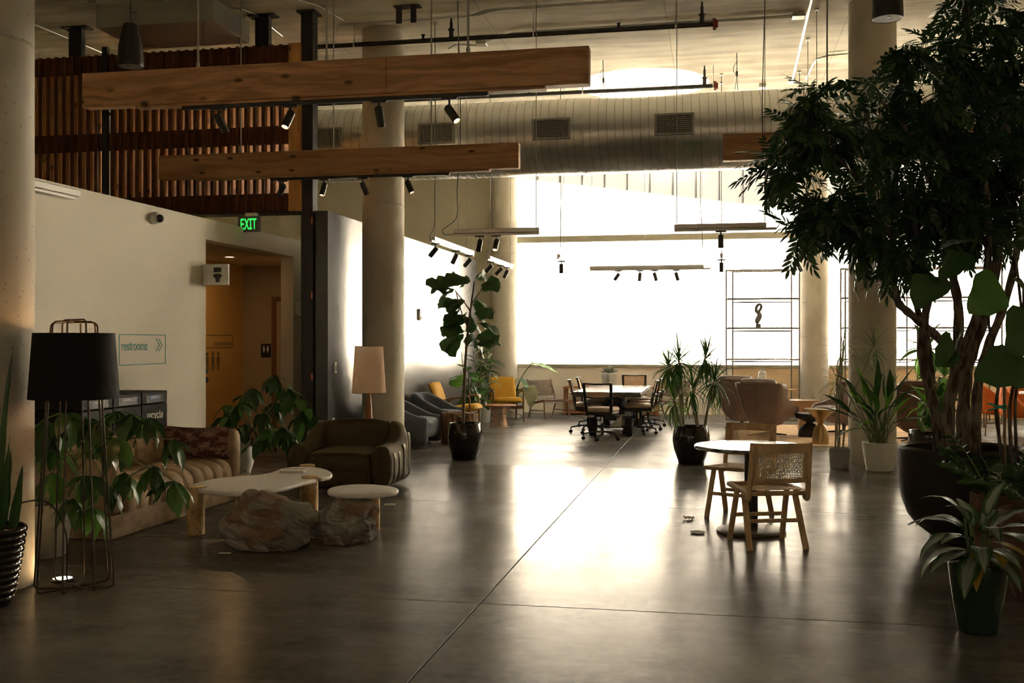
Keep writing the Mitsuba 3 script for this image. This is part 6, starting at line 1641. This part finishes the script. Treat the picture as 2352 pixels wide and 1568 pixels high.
for c, rx, ry, n in CL:
    c = np.array(c)
    near = allp[np.argmin(np.linalg.norm(allp - c, axis=1))]
    for k in range(max(2, n // 12)):
        e = c + r_.uniform(-.6, .6, 3) * [rx, max(.3, rx), ry]
        twigs.append(tube(spline([near, (near + e) / 2 + r_.uniform(-.05, .05, 3), e], 5), np.linspace(.008, .003, 11), 5))
    for k in range(int(n * 1.25)):
        d = r_.normal(size=3); d /= np.linalg.norm(d)
        rad = r_.uniform(.25, 1) ** .5 * .92
        p = c + d * rad * np.array([rx, .38, ry])
        o_ = d * [1, 1, .7] + [0, 0, -.15] + r_.normal(size=3) * .35
        az, el = math.degrees(math.atan2(o_[1], o_[0])), math.degrees(math.atan2(o_[2], np.hypot(o_[0], o_[1])))
        fronds.append((p - .12 * o_ / np.linalg.norm(o_), az, np.clip(el, -60, 70), r_.uniform(-45, 45), r_.uniform(.8, 1.15), int(r_.integers(4))))
cam_ = np.array([-1.91, -8.92, 1.6])
fronds.sort(key=lambda q: np.linalg.norm(q[0] - cam_))
for q in fronds[:290]:
    tree.add('frond', FR[q[5]], M_('leaf_tree'), True, M=aim(*q[:5]))
tree.add('foliage', cat([xf(FR[q[5]], aim(*q[:5])) for q in fronds[290:]]), M_('leaf_tree'), True, kind='stuff')
tree.add('twigs', cat(twigs), M_('bark'), True, kind='stuff')

# fiddle leaf fig with staked stems at the right edge
ff = potted('fiddle_leaf_fig', 'fiddle leaf fig with huge leaves and staked dark stems at the right edge', 'plant', (2.32, 7.95, 0), [(.15, 0), (.16, .01), (.185, .45), (.19, .50)], M_('brown_pot'), .02, .05)
ST = [[(-0.19, 0.12, 0.52), (-0.27, 0.1, 1.05), (-0.21, 0.11, 1.46), (-0.19, 0.12, 1.86), (-0.24, 0.11, 2.3)], [(-0.25, 0.1, 0.52), (-0.36, 0.08, 1.05), (-0.35, 0.08, 1.33), (-0.39, 0.08, 1.58), (-0.44, 0.07, 1.86)], [(-0.17, 0.12, 0.52), (-0.23, 0.11, 1.11), (-0.18, 0.12, 1.55), (-0.17, 0.12, 2.02)]]
for pts in ST:
    pts = [(0.02, 0.0, .44)] + pts
    P = spline(pts, 8)
    ff.add('stem', wobble(tube(P, np.linspace(.014, .009, len(P)), 8), .005, 25, 2), M_('bark'), True)
ff.add('stake', tube([(-.02, 0, .44), (-0.3, 0.09, 0.52), (-0.31, 0.09, 1.46)], .010, 8), M_('bamboo'), label='bamboo stake')
for (x, y, z), w_ in (((-0.36, 0.08, 1.13), .06), ((-0.24, 0.11, 1.51), .06)):
    for k, dz in enumerate((.012, -.012)):
        ff.add('tie', tube(spline([(x - w_, y, z + 2.2 * dz), (x, y - .02, z + dz * .4), (x + w_ * .9, y - .01, z - 1.2 * dz), (x + w_, y + .02, z), (x, y + .02, z + dz)], 5, True), .006, 5, closed=True), M_('teal_tie'), label='teal plant tie')
BF = [leaf(.34, .30, 'fiddle', .5, .2, 9, .012, k) for k in (1, 2)] + [leaf(.30, .25, 'fiddle', .9, .3, 9, .014, 3)]
FFL = [(-0.46, 0.01, 2.12), (-0.27, 0.05, 2.05), (-0.25, 0.05, 2.3), (-0.52, -0.0, 2.17), (-0.68, -0.03, 2.0), (-0.72, -0.04, 1.67), (-0.34, 0.03, 1.58), (-0.26, 0.05, 1.86), (-0.49, 0.0, 2.3), (-0.2, 0.06, 2.54), (-0.6, -0.02, 1.67), (-0.25, 0.05, 1.52)]
for k, (p, az, el, ro, s, m) in enumerate(zip(FFL, (-100, 20, 60, 200, 180, 240, 250, 300, 150, 10, 220, 280), (-62, -30, 30, -5, -8, -55, -40, -60, 20, 40, -35, -50), (20, 40, -30, 60, 80, 20, -10, 30, 0, 20, 50, 0), (1.05, 1.1, 1.0, 1.0, .95, .9, 1.1, 1.15, .9, 1.0, .8, .9), ('leaf_mid',) + ('leaf_dark',) * 11)):
    ff.add('leaf', BF[k % 3], M_(m), True, M=aim(p, az, el, ro, s))

# pots in the right foreground
zp = potted('zz_plant', 'glossy dark leafed plant in a rough brown cylinder pot before the big planter', 'plant', (1.93, 7.86, 0), [(.155, 0), (.165, .01), (.19, .50), (.19, .53)], M_('brown_pot'), .025, .05)
def zzstem(L_, droop, n, seed):
    r = np.random.default_rng(seed)
    t = np.linspace(0, 1, 9)
    ang = 1.25 - droop * t
    x = np.concatenate([[0], np.cumsum(np.cos(ang[1:]))]) * L_ / 8
    z = np.concatenate([[0], np.cumsum(np.sin(ang[1:]))]) * L_ / 8
    return np.stack([x, x * 0, z], 1), ang
ZL = [leaf(.105, .05, 'oval_tip', .35, .3, 6, 0, 1), leaf(.09, .042, 'oval_tip', .5, .35, 6, 0, 2)]
r_ = np.random.default_rng(9)
for k in range(15):
    az = (k * 137.5 + 20) % 360
    rach, ang = zzstem(r_.uniform(.42, .66), r_.uniform(.5, 1.5), 14, k)
    b_ = np.array([.08 * math.cos(math.radians(az)), .08 * math.sin(math.radians(az)), .47])
    Mx = T().translate(list(b_)).rotate([0, 0, 1], az)
    zp.add('stem', xf(tube(rach, np.linspace(.009, .003, 9), 6), Mx), M_('stem_green'), True)
    for j in range(16):
        u = .25 + .72 * (j // 2) / 8
        p = np.array([np.interp(u, np.linspace(0, 1, 9), rach[:, i]) for i in range(3)])
        a_ = float(np.interp(u, np.linspace(0, 1, 9), ang))
        s = 1 if j % 2 else -1
        zp.add('leaf', ZL[j % 2], M_('leaf_dark'), True, M=Mx @ aim(p, s * 52, math.degrees(a_) * .4 + r_.uniform(-15, 15), s * 35, r_.uniform(.85, 1.2) * (1.15 - .4 * abs(u - .5))))
b2p = potted('zz_plant', 'second brown pot with a few dark leaves cut by the right column', 'plant', (1.93, 7.0, 0), [(.11, 0), (.125, .02), (.19, .35), (.205, .52), (.205, .55)], M_('brown_pot'), .025, .05)
for k in range(6):
    az = k * 60 + 20
    rach, ang = zzstem(.40, 1.1, 10, 30 + k)
    Mx = T().translate([0, 0, .5]).rotate([0, 0, 1], az)
    b2p.add('stem', xf(tube(rach, np.linspace(.008, .003, 9), 6), Mx), M_('stem_green'), True)
    for j in range(10):
        u = .35 + .62 * (j // 2) / 5
        p = np.array([np.interp(u, np.linspace(0, 1, 9), rach[:, i]) for i in range(3)])
        b2p.add('leaf', ZL[j % 2], M_('leaf_dark'), True, M=Mx @ aim(p, (52 if j % 2 else -52), 10, 30 if j % 2 else -30, 1.0))

def agl_col(p, n, uv):
    v = dr.abs(uv.y - .5) * 2
    s = noise(uv.x * 9, uv.y * 26, 3)
    t = smoothstep(.25, .55, .9 - v + .45 * (s - .5)) * smoothstep(.02, .2, uv.x) * (1 - smoothstep(.04, .0, v))
    return mix((0.03, 0.075, 0.022), (0.20, 0.235, 0.19), t)
leafbsdf('leaf_silver', proc(agl_col), rough=.36, trans=.5)
def uvleaf(L_, W_, droop, fold, seed):
    v, f = leaf(L_, W_, 'lance', droop, fold, 12, .004, seed)
    n = len(v) // 5
    uv = np.stack(np.meshgrid(np.linspace(0, 1, n), np.linspace(0, 1, 5), indexing='ij'), -1).reshape(-1, 2)
    return mikit.ply((v, f), M_('leaf_silver'), True, uv=uv)
AL = [uvleaf(.32, .115, 1.3, .25, 1), uvleaf(.30, .11, .9, .3, 2), uvleaf(.34, .12, 1.7, .22, 3)]
ap = potted('silver_leaf_plant', 'silver streaked leafy plant in a tall glossy green pot in the right foreground', 'plant', (1.41, 6.17, 0), [(.095, 0), (.105, .006), (.13, .15), (.15, .30), (.158, .365), (.155, .38)], M_('green_glaze'), .012, .03)
for k, (az, el, z, s) in enumerate(((262, 22, .47, 1.0), (228, 30, .50, 1.05), (200, 25, .52, 1.0), (180, 42, .55, 1.0), (290, 18, .46, 1.08), (310, 40, .52, 1.0), (338, 38, .55, 1.0), (15, 48, .56, .95), (150, 45, .56, .9), (246, 5, .42, 1.1), (216, 8, .44, 1.05), (276, 48, .55, .85), (60, 50, .56, .9), (100, 55, .56, .9), (188, 12, .45, 1.0), (300, 5, .42, .95), (40, 76, .62, .85), (165, 72, .62, .8), (220, 66, .60, .75))):
    c_, s_ = math.cos(math.radians(az)), math.sin(math.radians(az))
    p = np.array([.07 * c_, .07 * s_, z])
    ap.add('stalk', tube(spline([(.02 * c_, .02 * s_, .33), (.05 * c_, .05 * s_, (z + .34) / 2), p], 4), .006, 6), M_('stem_green'))
    ap.add('leaf', AL[k % 3], M_('leaf_silver'), True, M=aim(p, az, el, 0, s))
for az, el, z in ((255, -20, .45), (305, -10, .46), (330, 5, .5)):
    ap.add('leaf', leaf(.26, .08, 'lance', 1.0, .3, 9), M_('leaf_yellow'), True, M=aim((.06 * math.cos(math.radians(az)), .06 * math.sin(math.radians(az)), z), az, el), label='yellowed leaf')
